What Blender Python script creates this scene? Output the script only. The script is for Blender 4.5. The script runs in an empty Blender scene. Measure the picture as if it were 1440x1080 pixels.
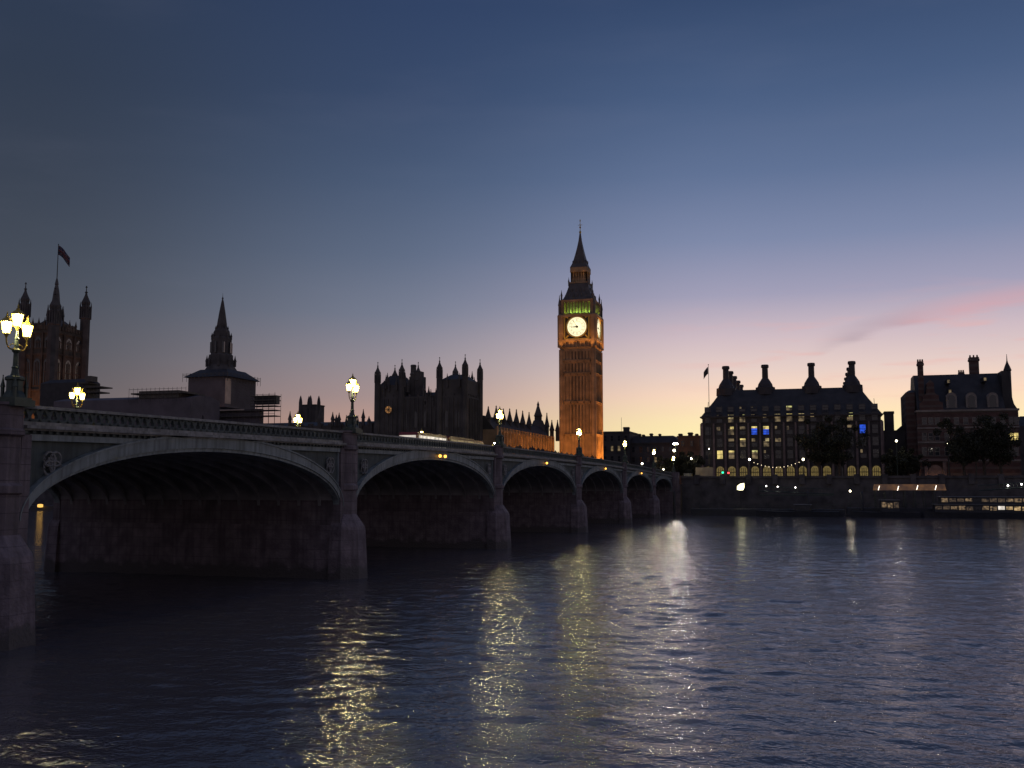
import bpy, bmesh, math, random
import numpy as np
from mathutils import Vector, Matrix
random.seed(7); rng = np.random.default_rng(7)
PI = math.pi
S = bpy.context.scene
COL = S.collection

# ------------------------------------------------------------------ camera
TH, PH, F = math.radians(16.6), math.radians(5.63), 1440.0
CAM = Vector((34.6, -37.7, 7.0))
RT = Vector((math.cos(TH), math.sin(TH), 0)); HD = Vector((-math.sin(TH), math.cos(TH), 0))
FW = HD*math.cos(PH) + Vector((0, 0, math.sin(PH))); UP = -HD*math.sin(PH) + Vector((0, 0, math.cos(PH)))
def ray(px, py): return FW + RT*((px-720)/F) + UP*((540-py)/F)
def at(px, py, Y=None, X=None):
    """surveyed point: where the sight line through a photo pixel meets the wall plane Y=.. or X=.."""
    d = ray(px, py)
    t = (Y-CAM.y)/d.y if Y is not None else (X-CAM.x)/d.x
    return CAM + d*t
cd = bpy.data.cameras.new('camera'); cam = bpy.data.objects.new('camera', cd); COL.objects.link(cam)
cam.location = CAM; cam.rotation_euler = (PI/2+PH, 0, TH)
cd.sensor_width = 36; cd.lens = 36; cd.clip_start = .5; cd.clip_end = 9000
S.camera = cam

# ------------------------------------------------------------------ view + world (dusk sky, sun already below the horizon)
S.view_settings.view_transform = 'Standard'; S.view_settings.look = 'None'
S.view_settings.exposure = 0; S.view_settings.gamma = 1; S.view_settings.use_curve_mapping = False
S.cycles.max_bounces = 6; S.cycles.diffuse_bounces = 3; S.cycles.glossy_bounces = 3
S.cycles.sample_clamp_indirect = 30; S.cycles.use_denoising = True
def lin(c):
    return tuple(((v/255)/12.92 if v/255 <= .04045 else ((v/255+.055)/1.055)**2.4) for v in c)
W = bpy.data.worlds.new('World'); S.world = W; W.use_nodes = True
nt = W.node_tree; nt.nodes.clear()
def N(t, **k):
    n = nt.nodes.new(t)
    for a, b in k.items(): setattr(n, a, b)
    return n
def L(a, b): nt.links.new(a, b)
def math_(op, a, b=None, c=None, clamp=False):
    n = N('ShaderNodeMath', operation=op, use_clamp=clamp)
    for i, v in enumerate((a, b, c)):
        if v is None: continue
        if isinstance(v, (int, float)): n.inputs[i].default_value = v
        else: L(v, n.inputs[i])
    return n.outputs[0]
def vdot(a, v):
    n = N('ShaderNodeVectorMath', operation='DOT_PRODUCT'); L(a, n.inputs[0]); n.inputs[1].default_value = v
    return n.outputs['Value']
def mrange(v, a, b, c=0, d=1, t='SMOOTHSTEP'):
    n = N('ShaderNodeMapRange', interpolation_type=t); L(v, n.inputs[0])
    for i, x in enumerate((a, b, c, d)): n.inputs[i+1].default_value = x
    return n.outputs[0]
def mixc(f, a, b, mode='MIX'):
    n = N('ShaderNodeMix', data_type='RGBA', blend_type=mode)
    if isinstance(f, float): n.inputs[0].default_value = f
    else: L(f, n.inputs[0])
    for s, v in ((6, a), (7, b)):
        if isinstance(v, tuple): n.inputs[s].default_value = (*v, 1)
        else: L(v, n.inputs[s])
    return n.outputs[2]
tc = N('ShaderNodeTexCoord'); dirv = tc.outputs['Generated']
zz = vdot(dirv, (0, 0, 1)); xr = vdot(dirv, tuple(RT)); yh = vdot(dirv, tuple(HD))
hl = math_('SQRT', math_('ADD', math_('MULTIPLY', xr, xr), math_('MULTIPLY', yh, yh)))
hl = math_('MAXIMUM', hl, .001)
sa = math_('DIVIDE', xr, hl); ca = math_('DIVIDE', yh, hl)
zc = math_('MAXIMUM', zz, 0)
def ramp(stops):
    r = N('ShaderNodeValToRGB'); cr = r.color_ramp; cr.interpolation = 'EASE' if False else 'LINEAR'
    while len(cr.elements) < len(stops): cr.elements.new(.5)
    for e, (p, c) in zip(cr.elements, stops): e.position = p; e.color = (*lin(c), 1)
    L(zc, r.inputs[0]); return r.outputs[0]
R_left = ramp([(0, (104, 96, 98)), (.07, (94, 90, 96)), (.12, (80, 82, 92)), (.19, (66, 73, 86)), (.27, (54, 63, 79)), (.35, (46, 57, 76)), (.44, (42, 55, 78)), (.7, (68, 84, 118)), (1, (80, 92, 126))])
R_mid = ramp([(0, (232, 172, 136)), (.05, (200, 158, 141)), (.085, (167, 144, 144)), (.12, (147, 139, 149)), (.165, (116, 123, 143)), (.22, (93, 106, 131)), (.29, (71, 88, 117)), (.36, (54, 72, 104)), (.44, (45, 63, 97)), (.7, (72, 88, 124)), (1, (80, 92, 126))])
R_right = ramp([(0, (255, 226, 160)), (.04, (255, 240, 178)), (.06, (253, 232, 182)), (.085, (250, 217, 192)), (.11, (229, 205, 198)), (.14, (206, 186, 194)), (.18, (160, 157, 182)), (.23, (124, 135, 167)), (.29, (94, 112, 147)), (.36, (70, 91, 127)), (.44, (50, 70, 105)), (.7, (74, 90, 126)), (1, (80, 92, 126))])
R_back = ramp([(0, (150, 136, 138)), (.15, (136, 128, 138)), (.4, (100, 104, 128)), (1, (80, 92, 126))])
c = mixc(mrange(sa, -.46, -.05), R_left, R_mid)
c = mixc(mrange(sa, -.14, .22), c, R_right)
c = mixc(mrange(ca, .75, -.35), c, R_back)
# thin cirrus: one long pink streak rising to the right, and faint level bands near the horizon
def dsa(px, py):
    d = ray(px, py).normalized(); return d.dot(RT)/math.hypot(d.dot(RT), d.dot(HD)), d.z
s0, z0 = dsa(1140, 497); s1, z1 = dsa(1280, 452); s2, z2 = dsa(1440, 421)
A = np.linalg.solve(np.array([[1, s, s*s] for s in (s0, s1, s2)]), np.array([z0, z1, z2]))
nz = N('ShaderNodeTexNoise'); mp = N('ShaderNodeMapping'); mp.inputs['Scale'].default_value = (5, 5, 38)
L(dirv, mp.inputs[0]); L(mp.outputs[0], nz.inputs[0]); nz.inputs['Scale'].default_value = 2.2; nz.inputs['Detail'].default_value = 6
nv = math_('SUBTRACT', nz.outputs[0], .5)
ctr = math_('ADD', math_('ADD', math_('MULTIPLY', sa, float(A[1])), math_('MULTIPLY', math_('MULTIPLY', sa, sa), float(A[2]))), float(A[0]))
dz = math_('ADD', math_('SUBTRACT', zz, ctr), math_('MULTIPLY', nv, .018))
up_side = mrange(dz, .02, 0.0); lo_side = mrange(dz, -.007, .001)
st = math_('MULTIPLY', math_('MULTIPLY', up_side, lo_side), mrange(sa, s0-.01, s0+.05))
st = math_('MULTIPLY', st, mrange(ca, .3, .6)); st = math_('MULTIPLY', st, mrange(nz.outputs[0], .2, .65, .25, 1.0))
pinkc = mixc(mrange(sa, s0+.03, s2-.04), lin((150, 132, 148)), lin((222, 158, 162)))
c = mixc(math_('MULTIPLY', st, .5), c, pinkc)
band = math_('MULTIPLY', mrange(nz.outputs[0], .52, .72), math_('MULTIPLY', mrange(zz, .05, .1), mrange(zz, .2, .12)))
band = math_('MULTIPLY', band, math_('MULTIPLY', mrange(sa, .1, .3), mrange(ca, .3, .6)))
c = mixc(math_('MULTIPLY', band, .4), c, lin((236, 168, 160)))
# faint mottled cirrus veil higher up
nz2 = N('ShaderNodeTexNoise'); mp2 = N('ShaderNodeMapping'); mp2.inputs['Scale'].default_value = (3, 3, 14); mp2.inputs['Rotation'].default_value = (.12, .1, 0)
L(dirv, mp2.inputs[0]); L(mp2.outputs[0], nz2.inputs[0]); nz2.inputs['Scale'].default_value = 1.6; nz2.inputs['Detail'].default_value = 5
c = mixc(math_('MULTIPLY', mrange(nz2.outputs[0], .45, .8), math_('MULTIPLY', mrange(zz, .05, .15), .035)), c, lin((150, 150, 172)))
bg = N('ShaderNodeBackground'); L(c, bg.inputs[0]); bg.inputs[1].default_value = 1.0
# physical sky at dusk, added faintly on top
sky = N('ShaderNodeTexSky', sky_type='NISHITA'); sky.sun_disc = False
sky.sun_elevation = math.radians(-3); sky.sun_rotation = math.radians(-6)
bg2 = N('ShaderNodeBackground'); L(sky.outputs[0], bg2.inputs[0]); bg2.inputs[1].default_value = .05
ad = N('ShaderNodeAddShader'); L(bg.outputs[0], ad.inputs[0]); L(bg2.outputs[0], ad.inputs[1])
wo = N('ShaderNodeOutputWorld'); L(ad.outputs[0], wo.inputs[0])

# ------------------------------------------------------------------ materials
def mat(name, col, rough=.8, var=.25, scale=1.5, bump=.15, metal=0.0, spec=.3, bands=None, streak=0, tide=None):
    m = bpy.data.materials.new(name); m.use_nodes = True; t = m.node_tree; p = t.nodes['Principled BSDF']
    tcx = t.nodes.new('ShaderNodeTexCoord'); n = t.nodes.new('ShaderNodeTexNoise'); n.inputs['Scale'].default_value = scale; n.inputs['Detail'].default_value = 7
    t.links.new(tcx.outputs['Object'], n.inputs[0])
    r = t.nodes.new('ShaderNodeValToRGB')
    r.color_ramp.elements[0].position = .3; r.color_ramp.elements[1].position = .72
    r.color_ramp.elements[0].color = (*[x*(1-var) for x in col], 1); r.color_ramp.elements[1].color = (*[min(1, x*(1+var)) for x in col], 1)
    t.links.new(n.outputs[0], r.inputs[0]); out = r.outputs[0]
    if bands:                                   # (period, offset, width fraction, colour) horizontal stone courses
        sp = t.nodes.new('ShaderNodeSeparateXYZ'); t.links.new(tcx.outputs['Object'], sp.inputs[0])
        a = t.nodes.new('ShaderNodeMath'); a.operation = 'PINGPONG'; a.inputs[1].default_value = bands[0]/2
        t.links.new(sp.outputs[2], a.inputs[0])
        b = t.nodes.new('ShaderNodeMath'); b.operation = 'LESS_THAN'; b.inputs[1].default_value = bands[0]/2*bands[1]; t.links.new(a.outputs[0], b.inputs[0])
        mx = t.nodes.new('ShaderNodeMix'); mx.data_type = 'RGBA'; t.links.new(b.outputs[0], mx.inputs[0]); t.links.new(out, mx.inputs[6]); mx.inputs[7].default_value = (*bands[2], 1)
        out = mx.outputs[2]
    if streak:                                  # rain runs down the face
        ms = t.nodes.new('ShaderNodeMapping'); ms.inputs['Scale'].default_value = (2.2, 2.2, .16); t.links.new(tcx.outputs['Object'], ms.inputs[0])
        ns = t.nodes.new('ShaderNodeTexNoise'); ns.inputs['Scale'].default_value = 1.6; ns.inputs['Detail'].default_value = 5; t.links.new(ms.outputs[0], ns.inputs[0])
        rs_ = t.nodes.new('ShaderNodeMapRange'); rs_.inputs[1].default_value = .45; rs_.inputs[2].default_value = .66; rs_.inputs[3].default_value = 0; rs_.inputs[4].default_value = streak; t.links.new(ns.outputs[0], rs_.inputs[0])
        mx = t.nodes.new('ShaderNodeMix'); mx.data_type = 'RGBA'; t.links.new(rs_.outputs[0], mx.inputs[0]); t.links.new(out, mx.inputs[6]); mx.inputs[7].default_value = (*[q*.32 for q in col], 1); out = mx.outputs[2]
    if tide:                                    # weed below the high-water mark
        sz = t.nodes.new('ShaderNodeSeparateXYZ'); t.links.new(tcx.outputs['Object'], sz.inputs[0])
        az = t.nodes.new('ShaderNodeMath'); az.operation = 'MULTIPLY_ADD'; az.inputs[1].default_value = 1.6; t.links.new(n.outputs[0], az.inputs[0]); t.links.new(sz.outputs[2], az.inputs[2])
        lz = t.nodes.new('ShaderNodeMapRange'); lz.inputs[1].default_value = tide; lz.inputs[2].default_value = tide+.35; lz.inputs[3].default_value = 1; lz.inputs[4].default_value = 0; t.links.new(az.outputs[0], lz.inputs[0])
        mx = t.nodes.new('ShaderNodeMix'); mx.data_type = 'RGBA'; t.links.new(lz.outputs[0], mx.inputs[0]); t.links.new(out, mx.inputs[6]); mx.inputs[7].default_value = (.10, .088, .084, 1); out = mx.outputs[2]
    t.links.new(out, p.inputs['Base Color'])
    p.inputs['Roughness'].default_value = rough; p.inputs['Metallic'].default_value = metal; p.inputs['Specular IOR Level'].default_value = spec
    if bump:
        bp = t.nodes.new('ShaderNodeBump'); bp.inputs['Strength'].default_value = bump; bp.inputs['Distance'].default_value = .1
        n2 = t.nodes.new('ShaderNodeTexNoise'); n2.inputs['Scale'].default_value = scale*5; n2.inputs['Detail'].default_value = 5
        t.links.new(tcx.outputs['Object'], n2.inputs[0]); t.links.new(n2.outputs[0], bp.inputs['Height']); t.links.new(bp.outputs[0], p.inputs['Normal'])
    return m
def emat(name, col, strength, sample=True, var=0, scale=1.0):
    m = bpy.data.materials.new(name); m.use_nodes = True; t = m.node_tree; p = t.nodes['Principled BSDF']
    p.inputs['Base Color'].default_value = (.06, .06, .06, 1); p.inputs['Emission Color'].default_value = (*col, 1)
    p.inputs['Emission Strength'].default_value = strength; p.inputs['Roughness'].default_value = .4
    if var:
        tcx = t.nodes.new('ShaderNodeTexCoord'); n = t.nodes.new('ShaderNodeTexNoise'); n.inputs['Scale'].default_value = scale; n.inputs['Detail'].default_value = 3
        t.links.new(tcx.outputs['Object'], n.inputs[0])
        mr = t.nodes.new('ShaderNodeMapRange'); mr.inputs[1].default_value = .35; mr.inputs[2].default_value = .68
        mr.inputs[3].default_value = strength*(1-var); mr.inputs[4].default_value = strength*(1+var*.6)
        t.links.new(n.outputs[0], mr.inputs[0]); t.links.new(mr.outputs[0], p.inputs['Emission Strength'])
    if not sample: m.cycles.emission_sampling = 'NONE'
    return m
def gmat(name, col, strength, clear=.5):               # glowing half-clear glass, lit by the filament inside
    m = bpy.data.materials.new(name); m.use_nodes = True; t = m.node_tree; t.nodes.clear()
    e = t.nodes.new('ShaderNodeEmission'); e.inputs[0].default_value = (*col, 1); e.inputs[1].default_value = strength
    tr = t.nodes.new('ShaderNodeBsdfTransparent'); mx = t.nodes.new('ShaderNodeMixShader'); mx.inputs[0].default_value = 1-clear; o = t.nodes.new('ShaderNodeOutputMaterial')
    t.links.new(tr.outputs[0], mx.inputs[1]); t.links.new(e.outputs[0], mx.inputs[2]); t.links.new(mx.outputs[0], o.inputs[0]); m.cycles.emission_sampling = 'AUTO'
    return m
M = dict(
 paint=mat('bridge_paint', (.23, .26, .255), .6, .25, .7, .1, streak=.6), paint_dark=mat('bridge_paint_darker', (.085, .10, .095), .7, .3, .9, .15, streak=.5), vault=mat('vault_paint', (.24, .225, .22), .8, .3, .6, .1),  # recessed bridge faces get a darker copy of the bridge paint
 cornice=mat('bridge_cornice_paint', (.24, .235, .225), .6, .35, .8, .15, streak=.6),
 granite=mat('granite', (.17, .135, .14), .8, .4, .8, .5, bands=(.72, .06, (.11, .085, .09)), streak=.45), granite_wet=mat('tidal_granite', (.19, .15, .16), .75, .4, 1.1, .8, bands=(.72, .05, (.13, .10, .11)), streak=.45, tide=1.5),
 iron=mat('dark_iron', (.05, .065, .055), .45, .3, 3, .05, .3), gilt=mat('gilded_trim', (.42, .30, .06), .4, .2, 4, .05, .5),
 asphalt=mat('asphalt', (.05, .05, .052), .9, .2, 2, .3), paving=mat('paving', (.2, .19, .18), .85, .2, 1.5, .2),
 lime=mat('limestone', (.25, .17, .10), .85, .35, .35, .4), lime_dk=mat('silhouette_limestone', (.075, .066, .062), .9, .35, .3, .3),  # dark limestone copy: the dusk silhouette is put into the stone colour
 lime_md=mat('dim_limestone', (.085, .064, .048), .9, .4, .3, .4), slate=mat('slate', (.035, .032, .033), .6, .3, .5, .3), ironroof=mat('iron_roof', (.085, .075, .07), .55, .3, .6, .3, .2),  # second limestone copy, toned down so barely lit walls stay dark
 sheet=mat('scaffold_sheeting', (.11, .092, .10), .75, .25, .25, .5), sheetw=mat('pale_sheeting', (.5, .38, .30), .75, .2, .4, .4), boards=mat('scaffold_boards', (.10, .085, .07), .85, .3, 2, .2),
 bronze=mat('bronze_cladding', (.045, .038, .04), .55, .3, .4, .15, .2), sand=mat('sandstone_pier', (.15, .11, .105), .8, .3, .5, .3),
 brick=mat('red_brick', (.08, .045, .04), .9, .3, .6, .4, bands=(1.7, .36, (.095, .07, .064))), pst=mat('portland_stone', (.20, .17, .15), .85, .25, .6, .3),
 dstone=mat('grimy_stone', (.075, .068, .066), .9, .3, .3, .3), wall=mat('embankment_granite', (.075, .068, .07), .85, .4, .5, .5),
 glass=mat('dark_glass', (.02, .024, .03), .12, .1, 1, 0, 0, .6), leaf=mat('plane_leaves', (.035, .036, .022), .8, .5, .8, 0), bark=mat('bark', (.07, .055, .045), .95, .3, 3, .4),
 hull=mat('dark_hull', (.035, .037, .045), .5, .2, 1, .1), white=mat('white_paint', (.13, .13, .135), .5, .1, 1, .05), red=mat('red_bus_paint', (.10, .012, .012), .35, .1, 1, 0),
 cloth=mat('dark_clothes', (.045, .04, .045), .9, .3, 4, 0), earth=mat('earth', (.09, .085, .08), .95, .3, .05, .2), black=mat('black_metal', (.02, .02, .022), .4, .2, 2, 0),
 lamp=gmat('lit_lantern_glass', (1, .76, .24), 8), slamp=gmat('lit_street_globe', (1, .86, .58), 12), fil=emat('lamp_filament', (1, .84, .40), 800), sfil=emat('globe_filament', (1, .88, .74), 500), flood=emat('lit_floodlight', (1, .84, .80), 420),
 dial=emat('opal_dial', (1, .90, .54), 1.3, True, .15, .45), nav=emat('lit_navigation_lamp', (1, .42, .06), 4),
 win_y=emat('warm_lit_pane', (1, .78, .26), .8, False, .7, .9), win_d=emat('dim_lit_pane', (1, .72, .36), .16, False, .9, .8), win_b=emat('blue_screen_pane', (.02, .11, .9), .8, False, .6, 1.2), win_w=emat('white_lit_pane', (1, .90, .78), .8, False, .5, .8),
 win_o=emat('orange_lit_pane', (1, .45, .12), .26, False, .6, 1.5), shop=emat('lit_shop_front', (1, .72, .22), .15, False, .55, 3.5), sign=emat('lit_sign_panel', (1, .93, .55), 3.2), cabin=emat('lit_cabin_panel', (1, .66, .34), .17, False, 1.0, 2.2),
 cabin_dim=emat('dim_cabin_panel', (1, .66, .36), .06, False, 1.0, 2.6), cabin_hi=emat('bright_cabin_panel', (1, .68, .32), .45, False, .8, 2.0), win_y2=emat('soft_lit_pane', (1, .80, .38), .42, False, .8, 1.3), win_y3=emat('greenish_lit_pane', (.85, .80, .30), .62, False, .9, 1.1), awn=emat('glow_awning', (.95, .42, .10), .10, False, .6, .6), tube=emat('lit_tube', (1, .85, .7), 3), tgreen=emat('green_signal', (.02, .9, .4), 3.0), tred=emat('red_signal', (1, .05, .06), 3.5), bulb=emat('lit_festoon_bulb', (1, .8, .5), 2.2), rlit=emat('red_tail_lamp', (1, .05, .03), 2.5), head=emat('lit_headlamp', (1, .93, .85), 12),
)

# ------------------------------------------------------------------ builders
ORG = {}
class MB:
    def __init__(s): s.v = []; s.f = []
    def add(s, vs, fs):
        o = len(s.v); s.v += [tuple(v) for v in vs]; s.f += [tuple(i+o for i in f) for f in fs]; return s
    def box(s, x0, x1, y0, y1, z0, z1):
        return s.add([(x0,y0,z0),(x1,y0,z0),(x1,y1,z0),(x0,y1,z0),(x0,y0,z1),(x1,y0,z1),(x1,y1,z1),(x0,y1,z1)],
                     [(3,2,1,0),(4,5,6,7),(0,1,5,4),(1,2,6,5),(2,3,7,6),(3,0,4,7)])
    def cbox(s, x, y, z0, z1, hx, hy=None): return s.box(x-hx, x+hx, y-(hy or hx), y+(hy or hx), z0, z1)
    def frus(s, r0, z0, r1, z1):                       # rectangle to rectangle: (x0,x1,y0,y1)
        a, b, c, d = r0; e, f, g, h = r1
        return s.add([(a,c,z0),(b,c,z0),(b,d,z0),(a,d,z0),(e,g,z1),(f,g,z1),(f,h,z1),(e,h,z1)],
                     [(3,2,1,0),(4,5,6,7),(0,1,5,4),(1,2,6,5),(2,3,7,6),(3,0,4,7)])
    def lathe(s, x, y, prof, n=8, rot=None):           # prof: (r, z) from the bottom up
        rot = PI/n if rot is None else rot; vs = []; fs = []
        for r, z in prof:
            for k in range(n):
                a = rot+2*PI*k/n; vs.append((x+max(r,.001)*math.cos(a), y+max(r,.001)*math.sin(a), z))
        for i in range(len(prof)-1):
            for k in range(n): fs.append((i*n+k, i*n+(k+1) % n, (i+1)*n+(k+1) % n, (i+1)*n+k))
        fs.append(tuple(range(n-1, -1, -1))); fs.append(tuple((len(prof)-1)*n+k for k in range(n)))
        return s.add(vs, fs)
    def poly(s, pts, axis, a, b):                      # extrude a 2-D outline (ccw) along axis 'x','y' or 'z' from a to b
        n = len(pts)
        def P(u, v, w): return (w,u,v) if axis == 'x' else (u,w,v) if axis == 'y' else (u,v,w)
        vs = [P(u,v,a) for u,v in pts]+[P(u,v,b) for u,v in pts]
        return s.add(vs, [tuple(range(n-1,-1,-1)), tuple(range(n,2*n))]+[(k,(k+1)%n,n+(k+1)%n,n+k) for k in range(n)])
    def tube(s, pts, r, n=6):
        pts = [Vector(p) for p in pts]; rs = r if isinstance(r, (list, tuple)) else [r]*len(pts); vs = []; fs = []
        for i, p in enumerate(pts):
            t = (pts[min(i+1,len(pts)-1)]-pts[max(i-1,0)]).normalized()
            a = t.cross(Vector((0,0,1)) if abs(t.z) < .9 else Vector((1,0,0))).normalized(); b = t.cross(a)
            for k in range(n):
                q = p+(a*math.cos(2*PI*k/n)+b*math.sin(2*PI*k/n))*rs[i]; vs.append(tuple(q))
        for i in range(len(pts)-1):
            for k in range(n): fs.append((i*n+k, i*n+(k+1)%n, (i+1)*n+(k+1)%n, (i+1)*n+k))
        fs.append(tuple(range(n-1,-1,-1))); fs.append(tuple((len(pts)-1)*n+k for k in range(n)))
        return s.add(vs, fs)
    def build(s, name, m, parent=None, org=None, smooth=False, label=None):
        if parent is not None: org = ORG[parent]
        org = Vector(org or (0,0,0))
        me = bpy.data.meshes.new(name); me.from_pydata([tuple(Vector(v)-org) for v in s.v], [], s.f)
        bm = bmesh.new(); bm.from_mesh(me); bmesh.ops.recalc_face_normals(bm, faces=bm.faces); bm.to_mesh(me); bm.free()
        me.materials.append(M[m] if isinstance(m, str) else m)
        if smooth: me.polygons.foreach_set('use_smooth', [True]*len(me.polygons))
        o = bpy.data.objects.new(name, me); COL.objects.link(o); ORG[o] = org
        if parent is not None: o.parent = parent
        else: o.location = org
        if label: o['label'] = label
        return o
def build_split(mb, name, m, parent):                  # one part per connected piece
    par = list(range(len(mb.v)))
    def fd(a):
        while par[a] != a: par[a] = par[par[a]]; a = par[a]
        return a
    for f in mb.f:
        for q in f[1:]: par[fd(q)] = fd(f[0])
    grp = {}
    for f in mb.f: grp.setdefault(fd(f[0]), []).append(f)
    for fs in grp.values():
        ids = sorted({q for f in fs for q in f}); mp_ = {q: i for i, q in enumerate(ids)}
        b = MB(); b.v = [mb.v[q] for q in ids]; b.f = [tuple(mp_[q] for q in f) for f in fs]; b.build(name, m, parent)
def thing(name, label, cat, loc=(0,0,0), group=None):
    o = bpy.data.objects.new(name, None); COL.objects.link(o); o.location = loc; ORG[o] = Vector(loc); o.empty_display_size = .5
    return tag(o, label, cat, group)
def tag(o, label, cat, group=None):
    o['label'] = label; o['category'] = cat
    if group: o['group'] = group
    return o
def struct(o): o['kind'] = 'structure'; return o
def copy_tree(o, parent=None):
    c2 = o.copy(); COL.objects.link(c2); ORG[c2] = ORG.get(o, Vector())
    if parent: c2.parent = parent
    for ch in o.children: copy_tree(ch, c2)
    return c2
def light(name, kind, loc, energy, col, target=None, parent=None, **k):
    d = bpy.data.lights.new(name, kind); d.energy = energy; d.color = col
    for a, b in k.items(): setattr(d, a, b)
    o = bpy.data.objects.new(name, d); COL.objects.link(o)
    if parent: o.parent = parent; o.location = Vector(loc)-ORG[parent]
    else: o.location = loc
    if target is not None: o.rotation_euler = (Vector(target)-Vector(loc)).to_track_quat('-Z','Y').to_euler()
    return o
def pinnacle(mb, x, y, z0, h, w=.45):
    mb.lathe(x, y, [(w,z0),(w,z0+h*.45),(w*1.35,z0+h*.47),(w*1.2,z0+h*.52),(w*.55,z0+h*.75),(w*.2,z0+h*.93),(w*.3,z0+h*.95),(.03,z0+h)], 4, PI/4)
def turret(mb, x, y, z0, zt, r, n=8):                  # octagonal turret with an open stage, ogee cap and finial
    h = zt-z0; zc_ = zt-r*5.2; zo = zc_-r*2.6
    mb.lathe(x, y, [(r*1.12,z0),(r*1.1,zo),(r*1.24,zo+.1*r),(r*1.24,zo+.35*r),(r*.95,zo+.4*r)], n)
    for k in range(n):
        a = PI/n+2*PI*k/n; mb.cbox(x+r*.8*math.cos(a), y+r*.8*math.sin(a), zo+.35*r, zc_, r*.2)
    mb.lathe(x, y, [(r*.36,zo+.35*r),(r*.36,zc_)], 6)
    mb.lathe(x, y, [(r*1.0,zc_-.05*r),(r*1.06,zc_+.25*r),(r*.86,zc_+.5*r),(r*1.0,zc_+1.0*r),(r*1.02,zc_+1.35*r),(r*.62,zc_+2.2*r),(r*.3,zc_+3.0*r),(r*.2,zc_+3.5*r),(r*.38,zc_+3.65*r),(r*.12,zc_+3.9*r),(r*.08,zt-.5*r),(r*.26,zt-.4*r),(r*.05,zt)], n)
    for k in range(4):
        a = PI/4+PI/2*k; mb.lathe(x+r*1.15*math.cos(a), y+r*1.15*math.sin(a), [(r*.16,zo),(r*.16,zc_+.4*r),(.02,zc_+1.5*r)], 4)
def arch_pts(x0, x1, z0, z1, pointed=True, n=6):       # window outline in (u, z)
    c_ = (x0+x1)/2; w = (x1-x0)/2; zs = z1-w*(1.3 if pointed else 1.0); pts = [(x0,z0),(x1,z0)]
    for k in range(n+1):
        t = k/n
        if pointed: pts.append((x1-w*t**1.6 if False else c_+w*math.cos(t*PI/2)**1.2 if k < n else c_, zs+(z1-zs)*math.sin(t*PI/2)))
        else: pts.append((c_+w*math.cos(t*PI/2), zs+w*math.sin(t*PI/2)))
    for k in range(n-1, -1, -1):
        u, z = pts[2+k]; pts.append((2*c_-u, z))
    return pts

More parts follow.
